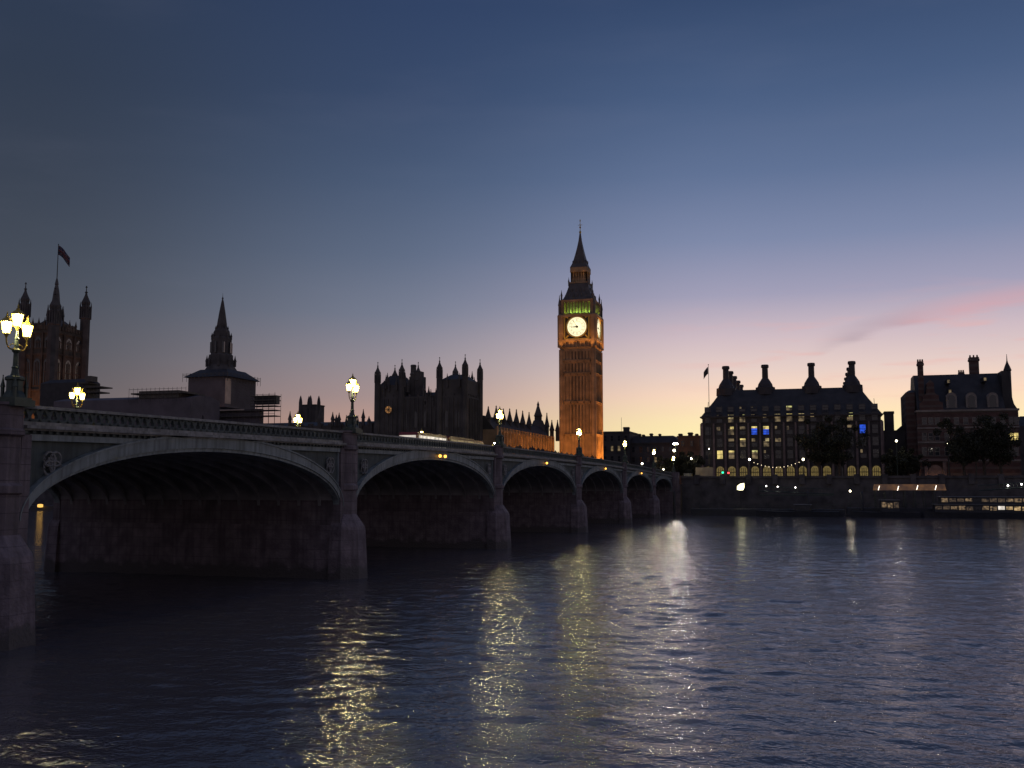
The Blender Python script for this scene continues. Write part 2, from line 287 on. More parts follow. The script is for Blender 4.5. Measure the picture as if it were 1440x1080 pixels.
# ------------------------------------------------------------------ the river and the ground
def river():
    def axis(lo, hi, f0, f1, d, g):
        a = list(np.arange(f0, f1, d)); x = f1; s = d
        while x < hi: a.append(x); s *= g; x += s
        a.append(hi); x = f0; s = d; b = []
        while x > lo: s *= g; x -= s; b.append(x)
        b = [q for q in b if q > lo]+[lo]
        return np.array(sorted(set(b))+a)
    xs = axis(-900, 900, -25, 75, .2, 1.035); ys = axis(-33, 217.2, -26, 60, .2, 1.008)
    dx = np.gradient(xs); dy = np.gradient(ys); X, Y = np.meshgrid(xs, ys); D = np.maximum(*np.meshgrid(dx, dy)); Z = np.zeros_like(X)
    n = 96; lam = np.exp(rng.uniform(math.log(.5), math.log(4.5), n)); ang = rng.normal(PI/2+.25, .70, n)
    sl = .085*math.sqrt(2/n)*np.clip((1.6/lam)**.7, .4, 1.1)
    patch = 1+.35*np.sin(X*.045+1.3*np.sin(Y*.03))*np.sin(Y*.05+.7)
    for l_, a, s_ in zip(lam, ang, sl):
        k = 2*PI/l_; w = np.clip((l_/D-2.5)/2.5, 0, 1)
        ph = k*(X*math.cos(a)+Y*math.sin(a))+rng.uniform(0, 6.28)
        Z += w*s_/k*np.sin(ph+.35*np.sin(ph))
    Z *= patch
    nx, ny = len(xs), len(ys); V = np.stack([X, Y, Z], -1).reshape(-1, 3)
    i = np.arange(ny*nx).reshape(ny, nx); Q = np.stack([i[:-1,:-1], i[:-1,1:], i[1:,1:], i[1:,:-1]], -1).reshape(-1, 4)
    me = bpy.data.meshes.new('water'); me.vertices.add(len(V)); me.vertices.foreach_set('co', V.ravel()); me.loops.add(Q.size); me.loops.foreach_set('vertex_index', Q.ravel().astype(np.int32))
    me.polygons.add(len(Q)); me.polygons.foreach_set('loop_start', np.arange(0, Q.size, 4, dtype=np.int32)); me.polygons.foreach_set('use_smooth', np.ones(len(Q), bool)); me.update(calc_edges=True)
    m = bpy.data.materials.new('river_water'); m.use_nodes = True; t = m.node_tree; p = t.nodes['Principled BSDF']
    p.inputs['Base Color'].default_value = (.095, .086, .095, 1); p.inputs['Roughness'].default_value = .085; p.inputs['IOR'].default_value = 1.5
    tcx = t.nodes.new('ShaderNodeTexCoord'); last = None
    pm_ = t.nodes.new('ShaderNodeMapping'); pm_.inputs['Scale'].default_value = (.022, .06, 1); pm_.inputs['Rotation'].default_value = (0, 0, .35); t.links.new(tcx.outputs['Object'], pm_.inputs[0])
    pn_ = t.nodes.new('ShaderNodeTexNoise'); pn_.inputs['Scale'].default_value = 1.0; pn_.inputs['Detail'].default_value = 4; pn_.inputs['Distortion'].default_value = 1.2; t.links.new(pm_.outputs[0], pn_.inputs[0])
    pr_ = t.nodes.new('ShaderNodeMapRange'); pr_.inputs[1].default_value = .38; pr_.inputs[2].default_value = .62; pr_.inputs[3].default_value = .5; pr_.inputs[4].default_value = 1.0; t.links.new(pn_.outputs[0], pr_.inputs[0]); slick = pr_.outputs[0]   # smoother slicks where the current runs
    for sc_, dist, stx, det in ((2.3, .085, 1.0, 2.0), (7.0, .032, 1.0, 3.0)):
        mpn = t.nodes.new('ShaderNodeMapping'); mpn.inputs['Scale'].default_value = (.8*stx, 1, 1); mpn.inputs['Rotation'].default_value = (0, 0, .28)
        t.links.new(tcx.outputs['Object'], mpn.inputs[0])
        nn = t.nodes.new('ShaderNodeTexNoise'); nn.inputs['Scale'].default_value = sc_; nn.inputs['Detail'].default_value = det; nn.inputs['Distortion'].default_value = .4
        t.links.new(mpn.outputs[0], nn.inputs[0])
        b = t.nodes.new('ShaderNodeBump'); b.inputs['Strength'].default_value = 1.0; b.inputs['Distance'].default_value = dist; t.links.new(nn.outputs[0], b.inputs['Height']); t.links.new(slick, b.inputs['Strength'])
        if last: t.links.new(last.outputs[0], b.inputs['Normal'])
        last = b
    t.links.new(last.outputs[0], p.inputs['Normal'])
    me.materials.append(m); o = bpy.data.objects.new('water', me); COL.objects.link(o); struct(o)
river()
struct(MB().add([(-3500,217.6,6.5),(3500,217.6,6.5),(3500,4000,6.5),(-3500,4000,6.5)], [(0,1,2,3)]).build('ground', 'earth'))
struct(MB().box(-900,900,-90,-33.5,-3,5.0).build('riverside_promenade', 'paving'))
struct(MB().add([(-22,217.7,6.52),(-4,217.7,6.52),(-4,900,6.52),(-22,900,6.52)], [(0,1,2,3)]).build('road', 'asphalt'))
struct(MB().add([(3,222,6.53),(400,222,6.53),(400,236,6.53),(3,236,6.53)], [(0,1,2,3)]).build('embankment_road', 'asphalt'))

# ------------------------------------------------------------------ the bridge
ENDS = (-31, 217); PIERS = [-.5, 34.2, 72.5, 112.6, 150.7, 185.8]; CUTS = [ENDS[0]]+PIERS+[ENDS[1]]
def zt(s): return 11.42-1.4*((s-93)/124)**2
BW = 25.6
br = thing('arch_bridge', 'long low bridge of seven flat green iron arches on granite piers across the river', 'bridge', (-13, 93, 0))
def span_geom(i):
    a = CUTS[i]+(1.42 if i else 1.2); b = CUTS[i+1]-(1.42 if i < 6 else 1.2); return a, b, (a+b)/2, (b-a)/2
SPR = 5.4
def intr(s, i, off=0.0):
    a, b, c_, h = span_geom(i); r = zt(c_)-1.92-SPR; q = max(0, 1-((s-c_)/(h+off))**2); return SPR+(r+off)*math.sqrt(q)
def band(mb, s0, s1, x0, x1, f0, f1, n=24, u=None):   # curved bar along the bridge between two height functions
    ss = u or [s0+(s1-s0)*k/n for k in range(n+1)]; vs = []; fs = []
    for s in ss: vs += [(x0,s,f0(s)),(x1,s,f0(s)),(x1,s,f1(s)),(x0,s,f1(s))]
    for k in range(len(ss)-1):
        o = 4*k
        for j in range(4): fs.append((o+j, o+(j+1)%4, o+4+(j+1)%4, o+4+j))
    fs += [(3,2,1,0), tuple(4*(len(ss)-1)+j for j in range(4))]
    mb.add(vs, fs)
for i in range(7):
    a, b, c_, h = span_geom(i)
    us = [c_-h*math.cos(PI*k/48) for k in range(49)]
    # vault: shell plus fourteen deep ribs
    v = MB(); vs = []; fs = []
    for s in us: vs += [(-BW+.3, s, intr(s,i)+.45), (-.3, s, intr(s,i)+.45)]
    for k in range(48): fs.append((2*k,2*k+1,2*k+3,2*k+2))
    v.add(vs, fs)
    for x in np.linspace(-BW+1.6, -1.6, 14): band(v, a, b, x-.12, x+.12, lambda s: intr(s,i)+.03, lambda s: intr(s,i)+.5, u=us)
    v.build('arch_vault', 'vault', br)
    for side in (0, 1):
        X = (lambda x0, x1: (x0, x1)) if side == 0 else (lambda x0, x1: (-BW-x1, -BW-x0))
        fx = lambda d0, d1: X(d0, d1)
        # face ring: two stepped bands following the arch
        n = 48; ring = MB()
        for (o0, o1, d0, d1) in ((.0, .20, -.45, .05), (.20, .86, -.45, .14), (.86, .98, -.45, .20)):
            vs = []; fs = []; xx = fx(d0, d1)
            for k in range(n+1):
                t = PI*k/n; r = zt(c_)-1.92-SPR
                for o in (o0, o1):
                    q = (c_-(h+o*.55)*math.cos(t), SPR+(r+o)*math.sin(t)) if o else (c_-h*math.cos(t), SPR+r*math.sin(t))
                    vs += [(xx[0], q[0], q[1]), (xx[1], q[0], q[1])]
            for k in range(n):
                p_ = 4*k; fs += [(p_,p_+1,p_+5,p_+4),(p_+2,p_+6,p_+7,p_+3),(p_+1,p_+3,p_+7,p_+5),(p_,p_+4,p_+6,p_+2)]
            fs += [(0,2,3,1), (4*n,4*n+1,4*n+3,4*n+2)]
            ring.add(vs, fs)
        ring.build('arch_ring', 'paint', br)
        sp = MB(); xx = fx(-.4, -.14); f0 = lambda s: max(intr(s,i,.5), SPR+.2)
        band(sp, a, b, xx[0], xx[1], f0, lambda s: max(zt(s)-1.5, f0(s)+.02), u=us)
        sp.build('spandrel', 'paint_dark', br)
        fr = MB(); xx = fx(-.3, .09)
        band(fr, a, b, xx[0], xx[1], lambda s: zt(s)-1.62, lambda s: zt(s)-1.33)
        for sgn, e in ((1, a), (-1, b)):                       # slim moulded inner edge of each spandrel frame
            y2 = fx(-.2, .0); fr.box(y2[0], y2[1], e+sgn*.12-.06, e+sgn*.12+.06, SPR+1.2, zt(e)-1.66)
        fr.build('spandrel_frame', 'paint', br)
        for sgn, e in ((1, a), (-1, b)):                       # quatrefoil ring with a shield
            q = MB(); sy, sz = e+sgn*1.55, zt(e)-2.65; pts = []
            y2 = fx(-.14, .04)
            for k in range(4):
                ang = PI/4+k*PI/2; cy_, cz_ = sy+.3*math.cos(ang), sz+.3*math.sin(ang)
                q.tube([(y2[1] if side == 0 else y2[0], cy_+.34*math.cos(2*PI*j/12), cz_+.34*math.sin(2*PI*j/12)) for j in range(13)], .06, 5)
            q.poly([(sy-.28,sz+.3),(sy-.28,sz-.1),(sy,sz-.42),(sy+.28,sz-.1),(sy+.28,sz+.3)], 'x', *y2)
            q.tube([(y2[1] if side == 0 else y2[0], sy, sz-.4), (y2[1] if side == 0 else y2[0], sy, sz+.3)], .05, 4)
            q.build('spandrel_shield', 'cornice', br)
        # parapet of pierced trefoils
        pa = MB(); s_lo = CUTS[i]+(.9 if i else 0); s_hi = CUTS[i+1]-(.9 if i < 6 else 0)
        nb = int((s_hi-s_lo)/.62); w = (s_hi-s_lo)/nb; xx = fx(-.28, -.08)
        K = 12
        for k in range(nb):
            sc = s_lo+w*(k+.5); zc_ = zt(sc)-.45; vs = []; fs = []
            for xq in xx:
                for j in range(K):
                    t = 2*PI*j/K; ox, oz = math.cos(t), math.sin(t); m_ = max(abs(ox), abs(oz))
                    vs.append((xq, sc+ox/m_*w/2, zt(sc+ox/m_*w/2)-.45+oz/m_*.3))
                for j in range(K):
                    t = 2*PI*j/K; r = .8+.2*math.cos(3*(t-PI/2)); vs.append((xq, sc+.24*r*math.cos(t), zc_+.25*r*math.sin(t)))
            for j in range(K):
                j2 = (j+1) % K
                fs += [(j,j2,K+j2,K+j),(2*K+j,3*K+j,3*K+j2,2*K+j2),(K+j,K+j2,3*K+j2,3*K+j)]
            pa.add(vs, fs)
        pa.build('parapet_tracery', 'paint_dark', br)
        ra = MB()
        xx = fx(-.40, .05); band(ra, s_lo, s_hi, xx[0], xx[1], lambda s: zt(s)-.15, lambda s: zt(s)-.03); 
        xx = fx(-.33, -.03); band(ra, s_lo, s_hi, xx[0], xx[1], lambda s: zt(s)-.03, zt)
        ra.build('handrail', 'cornice', br)
        xx = fx(-.40, .02); pb = MB(); band(pb, s_lo, s_hi, xx[0], xx[1], lambda s: zt(s)-.93, lambda s: zt(s)-.75)
        xx = fx(-.3, .36); band(pb, s_lo, s_hi, xx[0], xx[1], lambda s: zt(s)-1.08, lambda s: zt(s)-.93)
        xx = fx(-.3, .2); band(pb, s_lo, s_hi, xx[0], xx[1], lambda s: zt(s)-1.16, lambda s: zt(s)-1.08)
        pb.build('cornice', 'cornice', br)
        dn = MB(); nd = int((s_hi-s_lo)/.5); xx = fx(-.3, .1); xr_ = fx(-.3, -.05)
        band(dn, s_lo, s_hi, xr_[0], xr_[1], lambda s: zt(s)-1.33, lambda s: zt(s)-1.16)
        for k in range(nd):
            s = s_lo+(k+.5)*(s_hi-s_lo)/nd; dn.box(xx[0], xx[1], s-.1, s+.1, zt(s)-1.29, zt(s)-1.165)
        dn.build('dentil_course', 'paint_dark', br)  # shade below the cornice is put into this darker paint
for i, s in enumerate(PIERS):
    p = MB(); p.box(-BW+.2, -.2, s-1.40, s+1.40, -3, SPR+1.0)
    t_ = MB()
    for sg, x0 in ((1, -.1), (-1, -BW+.1)):
        def hexo(hw, pr): return [(x0-sg*.5, s-hw), (x0-sg*.5, s+hw), (x0+sg*pr*.35, s+hw), (x0+sg*pr, s+hw*.42), (x0+sg*pr, s-hw*.42), (x0+sg*pr*.35, s-hw)]
        def loft(mb, rings):
            vs = []; n = 6; fs = [tuple(range(n))]
            for (hw, pr, z) in rings: vs += [(u, v, z) for u, v in hexo(hw, pr)]
            for r in range(len(rings)-1):
                for k in range(n): fs.append((r*n+k, r*n+(k+1)%n, (r+1)*n+(k+1)%n, (r+1)*n+k))
            fs.append(tuple((len(rings)-1)*n+k for k in range(n))); mb.add(vs, fs)
        loft(p, [(.92,.66,4.0),(.92,.66,6.55),(1.02,.8,6.65),(1.02,.8,6.95),(.9,.62,7.1),(.85,.58,zt(s)-1.5),(1.0,.78,zt(s)-1.4),(1.0,.78,zt(s)-1.2),(.92,.68,zt(s)-1.12),(.92,.68,zt(s)-.14),(1.02,.8,zt(s)-.10),(1.02,.8,zt(s)+.02)])
        for q in (-1.13, 1.13): p.box(min(x0-sg*.4,x0+sg*.26), max(x0-sg*.4,x0+sg*.26), s+q-.31, s+q+.31, 4.0, zt(s)-1.34)
        loft(t_, [(2.0,1.7,-3),(1.85,1.55,0),(1.68,1.35,3.6),(1.6,1.28,3.9),(1.0,.7,4.8)])
    t_.box(-BW-.05, .05, s-1.5, s+1.5, -3, 4.0)
    po = p.build('pier', 'granite', br); t_.build('cutwater', 'granite_wet', po)
ab = MB(); ab2 = MB()
ab.box(-BW-2, 2, 215.8, 226, -3, 7.2); ab2.box(-BW-2, 2, -40+6.6, -29.8, -3, 7.2)
for y0, y1 in ((215.9, 218.4), (-32.4, -30.0)):
    for x0 in (-BW-1.6, -.9): (ab if y0 > 0 else ab2).box(x0, x0+2.5, y0, y1, 7.2, zt(216)+.1)
ab.build('abutment', 'granite', br); ab2.build('abutment', 'granite', br)
dk = MB(); band(dk, -33, 219, -BW+.35, -.35, lambda s: zt(s)-1.75, lambda s: zt(s)-1.32, 60); dk.build('roadway', 'asphalt', br)
for x0, x1 in ((-4.2,-.36),(-BW+.36,-BW+4.2)):
    pv = MB(); band(pv, -33, 219, x0, x1, lambda s: zt(s)-1.316, lambda s: zt(s)-1.18, 60); pv.build('pavement', 'paving', br)
ml = MB()
for k in range(60): 
    s = -30+k*4.1; band(ml, s, s+2, -13.1, -12.9, lambda q: zt(q)-1.32+.004, lambda q: zt(q)-1.32+.012, 2)
ml.build('lane_marking', 'white', br)
rp = MB()
rp.frus((-BW+.2,-.2,219,219.2), 6.5, (-BW+.2,-.2,219,219.2), zt(219)-1.3)
rp.poly([(219,6.4),(219,zt(219)-1.32),(238,6.56),(238,6.4)], 'x', -BW+.35, -.35); rp.build('approach_ramp', 'asphalt', br)

# ------------------------------------------------------------------ bridge lamps (three lanterns on an ornate post)
def lantern(root, x, y, z, sc=1.0):
    f = MB(); r = .24*sc
    for k in range(6):
        a = PI/6+k*PI/3; f.tube([(x+.60*r*math.cos(a), y+.60*r*math.sin(a), z), (x+1.03*r*math.cos(a), y+1.03*r*math.sin(a), z+.5*sc)], .014, 4)
    f.lathe(x, y, [(.03,z-.22*sc),(.05,z-.16*sc),(r*.45,z-.05*sc),(r*.66,z-.005)], 8)
    f.lathe(x, y, [(r*1.16,z+.50*sc),(r*1.14,z+.535*sc),(r*.95,z+.60*sc),(r*.55,z+.68*sc),(r*.3,z+.71*sc),(r*.36,z+.76*sc),(r*.12,z+.80*sc),(r*.2,z+.84*sc),(.01,z+.98*sc)], 8)
    o = f.build('lantern', 'gilt', root)
    MB().lathe(x, y, [(r*.56,z),(r*.82,z+.25*sc),(r*.99,z+.49*sc)], 6).build('lantern_glass', 'lamp', o)
    MB().lathe(x, y, [(.05,z+.08*sc),(.12,z+.16*sc),(.125,z+.33*sc),(.05,z+.42*sc)], 6).build('filament', 'fil', o)
def bridge_lamp():
    t = thing('triple_lamp_post', 'x', 'street lamp', (0,0,0), 'triple lantern lamps along the bridge parapets')
    MB().cbox(0,0,-.2,.10,.62).cbox(0,0,.10,.2,.52).lathe(0,0,[(.50,.2),(.46,.34),(.36,.5),(.36,.95),(.44,1.0),(.44,1.1),(.3,1.18)],8).build('pedestal', 'iron', t)
    pn = MB()
    for a in range(4):
        pinnacle(pn, .47*math.cos(a*PI/2+PI/4), .47*math.sin(a*PI/2+PI/4), .2, 1.0, .08)
    build_split(pn, 'pinnacle', 'iron', t)
    MB().lathe(0,0,[(.22,1.15),(.17,1.3),(.14,1.5),(.17,1.55),(.12,1.62),(.105,2.2),(.17,2.26),(.19,2.34),(.1,2.42),(.08,2.8),(.12,2.86),(.07,2.95),(.05,3.2)],10).build('post', 'iron', t)
    ar = MB()
    for sg in (-1, 1):
        ar.tube([(0, sg*(.06+.56*math.sin(k/10*PI/2)), 2.42+.42*(1-math.cos(k/10*PI/2))-.14*math.sin(k/10*PI)) for k in range(11)], .035, 6)
        ar.tube([(0, sg*(.08+.2*math.cos(k/8*PI*1.4)+.1), 2.5+.1*math.sin(k/8*PI*1.4)) for k in range(9)], .022, 5)
    ar.build('arms', 'gilt', t)
    lantern(t, 0, 0, 3.42, 1.05)
    for sg in (-1, 1): lantern(t, 0, sg*.62, 3.02)
    return t
lp0 = bridge_lamp()
lamp_spots = [(.28, s+.1) for s in PIERS+[217.2]]+[(-BW+.55, s) for s in PIERS+[217.2]]+[(-.55,-31.0),(-BW+.55,-31.0)]
lamp_lab = ['large triple lantern lamp at the left edge, over the nearest pier', 'triple lantern lamp over the second pier, left of the many-turreted riverside block', 'triple lantern lamp over the third pier, before the orange lit north range',
 'triple lantern lamp over the fourth pier, in front of the clock tower base', 'triple lantern lamp over the fifth pier, just right of the clock tower', 'triple lantern lamp over the sixth pier near the bridge end', 'smallest triple lantern lamp at the far end of the bridge',
 'triple lantern lamp of the far parapet, out of view at left', 'triple lantern lamp on the far parapet below the big square tower', 'triple lantern lamp on the far parapet under the small four-pinnacled tower', 'triple lantern lamp on the far parapet behind the buses', 'triple lantern lamp on the far parapet just left of the one over the third pier', 'triple lantern lamp on the far parapet left of the clock tower foot', 'last triple lantern lamp on the far parapet at the clock tower foot',
 None, None]
for k, (x, s) in enumerate(lamp_spots):
    if lamp_lab[k] is None or k == 7: continue
    o = lp0 if k == 0 else copy_tree(lp0)
    o.location = (x, s, zt(s)+.05); o['label'] = lamp_lab[k]
# navigation lights hung under the cornice at the crowns
nv_lab = ['pair of amber navigation lamps over the second visible arch', 'amber navigation lamp over the third visible arch', 'amber navigation lamp over the fourth visible arch', 'faint amber navigation lamp over the fifth visible arch']
for (s_list, lab) in (((53.2,54.6), 0), ((93,), 1), ((132,), 2), ((168.5,), 3)):
    s = sum(s_list)/len(s_list); z = zt(s)-1.55
    t = thing('navigation_light', nv_lab[lab], 'lamp', (.3, s, z), 'amber navigation lights on the arches')
    MB().box(.2,.34,s_list[0]-.35,s_list[-1]+.35,z+.12,z+.22).box(.1,.26,s-.06,s+.06,z,z+.12).build('bracket', 'iron', t)
    for q in s_list: MB().lathe(.42, q, [(.08,z-.14),(.13,z-.06),(.13,z+.06),(.08,z+.12)], 8).build('bulb', 'nav', t)

# ------------------------------------------------------------------ clock tower
CX, CY, G = -45.25, 316.2, 6.5
ct = thing('clock_tower', 'tall floodlit Gothic clock tower with glowing round dials and pointed iron spire', 'clock tower', (CX, CY, G))
zt_ = lambda py: at(808, py, Y=310).z
Z = {k: zt_(v) for k, v in dict(sh=491, cs=478, ct=443, bt=421, lr=396, lt=378, sp=373).items()}
H = 6.05
sh = MB(); sh.cbox(CX, CY, G, Z['sh'], H)
for sx in (-1, 1):
    for sy in (-1, 1): sh.lathe(CX+sx*(H-.35), CY+sy*(H-.35), [(1.15,G),(1.15,G+9),(.95,G+9.3),(.95,Z['sh'])], 8)
courses = [zt_(p) for p in (612, 566, 526, 508)]
for z in courses: sh.cbox(CX, CY, z-.3, z+.3, H+.3); sh.cbox(CX, CY, z+.3, z+.45, H+.45)
for f in range(4):                                    # vertical tracery ribs on every side
    for k in range(9):
        u = -H+1.3+k*(2*H-2.6)/8; w = .22 if k % 2 else .34
        d0, d1 = H-.05, H+(.30 if k % 2 == 0 else .2)
        if f == 0: sh.box(CX+u-w/2, CX+u+w/2, CY-d1, CY-d0, G+.5, Z['sh']-.4)
        if f == 1: sh.box(CX+d0, CX+d1, CY+u-w/2, CY+u+w/2, G+.5, Z['sh']-.4)
        if f == 2: sh.box(CX+u-w/2, CX+u+w/2, CY+d0, CY+d1, G+.5, Z['sh']-.4)
        if f == 3: sh.box(CX-d1, CX-d0, CY+u-w/2, CY+u+w/2, G+.5, Z['sh']-.4)
sho = sh.build('shaft', 'lime', ct)
zs = [G+10]+sorted(courses)+[Z['sh']]
for j in range(1, len(zs)-1):                          # flat panels between the ribs, recess shade put into darker stone
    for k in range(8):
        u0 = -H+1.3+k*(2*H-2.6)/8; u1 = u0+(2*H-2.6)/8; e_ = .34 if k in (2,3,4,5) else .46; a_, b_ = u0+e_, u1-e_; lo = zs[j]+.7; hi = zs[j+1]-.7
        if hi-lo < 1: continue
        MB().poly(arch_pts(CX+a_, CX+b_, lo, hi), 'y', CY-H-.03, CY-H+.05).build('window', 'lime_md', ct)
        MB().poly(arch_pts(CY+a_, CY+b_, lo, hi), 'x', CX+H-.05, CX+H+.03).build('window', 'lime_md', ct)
st_ = MB(); H2 = 6.55
st_.frus((CX-H,CX+H,CY-H,CY+H), Z['sh'], (CX-H2,CX+H2,CY-H2,CY+H2), Z['sh']+.8)
st_.cbox(CX, CY, Z['sh']+.8, Z['cs']-.5, H2-.35); st_.cbox(CX, CY, Z['cs']-.5, Z['cs']+.2, H2+.25)
for k in range(9):
    u = -5.4+k*1.35
    for sg in (-1, 1):
        st_.box(CX+u-.2, CX+u+.2, CY+sg*(H2-.15)-.22, CY+sg*(H2-.15)+.22, Z['sh']+.8, Z['cs']-.5); st_.box(CX+sg*(H2-.15)-.22, CX+sg*(H2-.15)+.22, CY+u-.2, CY+u+.2, Z['sh']+.8, Z['cs']-.5)
st_.cbox(CX, CY, Z['cs']+.2, Z['ct']-.7, H2-.25)
for sx in (-1, 1):
    for sy in (-1, 1): st_.lathe(CX+sx*(H2-.7), CY+sy*(H2-.7), [(1.25,Z['sh']+.8),(1.25,Z['ct']),(.9,Z['ct']+.4)], 8)
st_.cbox(CX, CY, Z['ct']-.7, Z['ct'], H2+.35)
st_.build('clock_stage', 'lime', ct)
zc0 = at(808.3, 459.6, Y=310).z; RD = 3.45
ROM = {1:'I',2:'II',3:'III',4:'IIII',5:'V',6:'VI',7:'VII',8:'VIII',9:'IX',10:'X',11:'XI',12:'XII'}
for f in range(4):
    nrm = [(0,-1),(1,0),(0,1),(-1,0)][f]; tx, ty = -nrm[1], nrm[0]
    def P(u, v, d): return (CX+nrm[0]*(H2-.25+d)+tx*u, CY+nrm[1]*(H2-.25+d)+ty*u, zc0+v)
    def disc(mb, r0, r1, d0, d1, n=48):
        vs = []; fs = []
        for k in range(n):
            a = 2*PI*k/n; ca_, sa_ = math.cos(a), math.sin(a); vs += [P(r0*ca_,r0*sa_,d0),P(r1*ca_,r1*sa_,d0),P(r1*ca_,r1*sa_,d1),P(r0*ca_,r0*sa_,d1)]
        for k in range(n):
            o = 4*k; q = 4*((k+1)%n)
            for j in range(4): fs.append((o+j,o+(j+1)%4,q+(j+1)%4,q+j))
        mb.add(vs, fs)
    def bar(mb, u0, v0, u1, v1, w, d0, d1, w2=None):
        L_ = math.hypot(u1-u0, v1-v0); nx, ny = -(v1-v0)/L_, (u1-u0)/L_; w2 = w if w2 is None else w2
        q = [(u0+nx*w/2,v0+ny*w/2),(u0-nx*w/2,v0-ny*w/2),(u1-nx*w2/2,v1-ny*w2/2),(u1+nx*w2/2,v1+ny*w2/2)]
        mb.add([P(*c2,d0) for c2 in q]+[P(*c2,d1) for c2 in q], [(3,2,1,0),(4,5,6,7),(0,1,5,4),(1,2,6,5),(2,3,7,6),(3,0,4,7)])
    sur = MB()                                        # square stone surround with a dark recess round the dial
    disc(sur, RD, RD+.45, .02, .40)
    for sg in (-1, 1):
        bar(sur, sg*4.35, -4.2, sg*4.35, 4.2, .4, .02, .45); bar(sur, -4.35, sg*4.35, 4.35, sg*4.35, .4, .02, .46)
    for sx in (-1, 1):
        for sy in (-1, 1): bar(sur, sx*3.0, sy*3.0, sx*4.1, sy*4.1, .5, .03, .25)
    sur.build('dial_surround', 'gilt', ct)
    bk = MB(); bar(bk, -4.15, 0, 4.15, 0, 8.3, .004, .015); bk.build('dial_panel', 'slate', ct)
    fc = MB(); n = 48
    fc.add([P(RD*math.cos(2*PI*k/n), RD*math.sin(2*PI*k/n), .06) for k in range(n)]+[P(RD*math.cos(2*PI*k/n), RD*math.sin(2*PI*k/n), .02) for k in range(n)],
           [tuple(range(n)), tuple(range(2*n-1, n-1, -1))]+[(k,(k+1)%n,n+(k+1)%n,n+k) for k in range(n)])
    face = fc.build('clock_face', 'dial', ct)
    rg = MB(); disc(rg, RD*.985, RD+.02, .06, .1); disc(rg, RD*.80, RD*.815, .06, .09); disc(rg, RD*.55, RD*.565, .06, .09)
    for k in range(60):
        a = 2*PI*k/60; r0 = RD*.83; bar(rg, r0*math.sin(a), r0*math.cos(a), RD*.97*math.sin(a), RD*.97*math.cos(a), .035, .06, .085)
    for hnum, tx_ in ROM.items():
        a = 2*PI*hnum/12; ux, uy = math.sin(a), math.cos(a); px_, py_ = math.cos(a), -math.sin(a); wch = .2; tot = len(tx_)*wch
        for j, chh in enumerate(tx_):
            o = -tot/2+(j+.5)*wch
            def Q(uu, vv): return (ux*(RD*.58+vv*RD*.2)+px_*(o+uu), uy*(RD*.58+vv*RD*.2)+py_*(o+uu))
            strokes = {'I':[((0,0),(0,1))],'V':[((-.07,1),(0,0)),((.07,1),(0,0))],'X':[((-.07,0),(.07,1)),((.07,0),(-.07,1))]}[chh]
            for a1, b1 in strokes: bar(rg, *Q(*a1), *Q(*b1), .05, .06, .085)
    rg.build('numeral_ring', 'black', face)
    hh = MB(); ah = 2*PI*(8+55/60)/12; bar(hh, -.5*math.sin(ah), -.5*math.cos(ah), 2.15*math.sin(ah), 2.15*math.cos(ah), .42, .12, .16, .16); disc(hh, .0, .42, .12, .18); hh.build('hour_hand', 'black', face)
    mh = MB(); am = 2*PI*55/60; bar(mh, -.7*math.sin(am), -.7*math.cos(am), 3.1*math.sin(am), 3.1*math.cos(am), .17, .19, .22, .06); mh.build('minute_hand', 'gilt', face)
be = MB(); HB = 5.75
be.cbox(CX, CY, Z['ct'], Z['ct']+.7, HB+.25); be.cbox(CX, CY, Z['bt']-.7, Z['bt'], HB+.3)
for sx in (-1, 1):
    for sy in (-1, 1): be.lathe(CX+sx*(HB-.3), CY+sy*(HB-.3), [(.8,Z['ct']+.7),(.8,Z['bt'])], 8)
nb = 9
for k in range(nb+1):
    u = -HB+.9+k*(2*HB-1.8)/nb
    for sg in (-1, 1):
        be.box(CX+u-.17, CX+u+.17, CY+sg*HB-.2, CY+sg*HB+.2, Z['ct']+.7, Z['bt']-.7); be.box(CX+sg*HB-.2, CX+sg*HB+.2, CY+u-.17, CY+u+.17, Z['ct']+.7, Z['bt']-.7)
for k in range(nb):                                   # little pointed heads between the columns
    u0 = -HB+.9+k*(2*HB-1.8)/nb+.17; u1 = u0+(2*HB-1.8)/nb-.34; z1 = Z['bt']-.7
    for sg in (-1, 1):
        for a_, b_ in ((u0, u0+.3), (u1, u1-.3)):
            be.poly([(CX+a_,z1-.9),(CX+b_,z1),(CX+a_,z1)] if a_ < b_ else [(CX+a_,z1),(CX+b_,z1),(CX+a_,z1-.9)], 'y', CY+sg*HB-.15, CY+sg*HB+.15)
            be.poly([(CY+a_,z1-.9),(CY+b_,z1),(CY+a_,z1)] if a_ < b_ else [(CY+a_,z1),(CY+b_,z1),(CY+a_,z1-.9)], 'x', CX+sg*HB-.15, CX+sg*HB+.15)
be.build('belfry', 'lime', ct)
MB().cbox(CX, CY, Z['ct']+.7, Z['bt'], 3.9).build('belfry_core', 'pst', ct)  # pale core added to catch the green lamplight behind the columns
for f in range(4):
    nx, ny = [(0,-1),(1,0),(0,1),(-1,0)][f]
    for w in (-2.6, 0, 2.6):
        light('belfry_lamp', 'POINT', (CX+nx*4.75-ny*w, CY+ny*4.75+nx*w, Z['ct']+1.3), 170, (.52, 1, .12), parent=ct, shadow_soft_size=.15)
pn = MB()
for sx in (-1, 1):
    for sy in (-1, 1):
        pinnacle(pn, CX+sx*(H2-.3), CY+sy*(H2-.3), Z['ct'], 7.4, .5); pinnacle(pn, CX+sx*(HB-.1), CY+sy*(HB-.1), Z['bt']-.3, 4.0, .35); pinnacle(pn, CX+sx*3.5, CY+sy*3.5, Z['lr']-1, 3.2, .28)
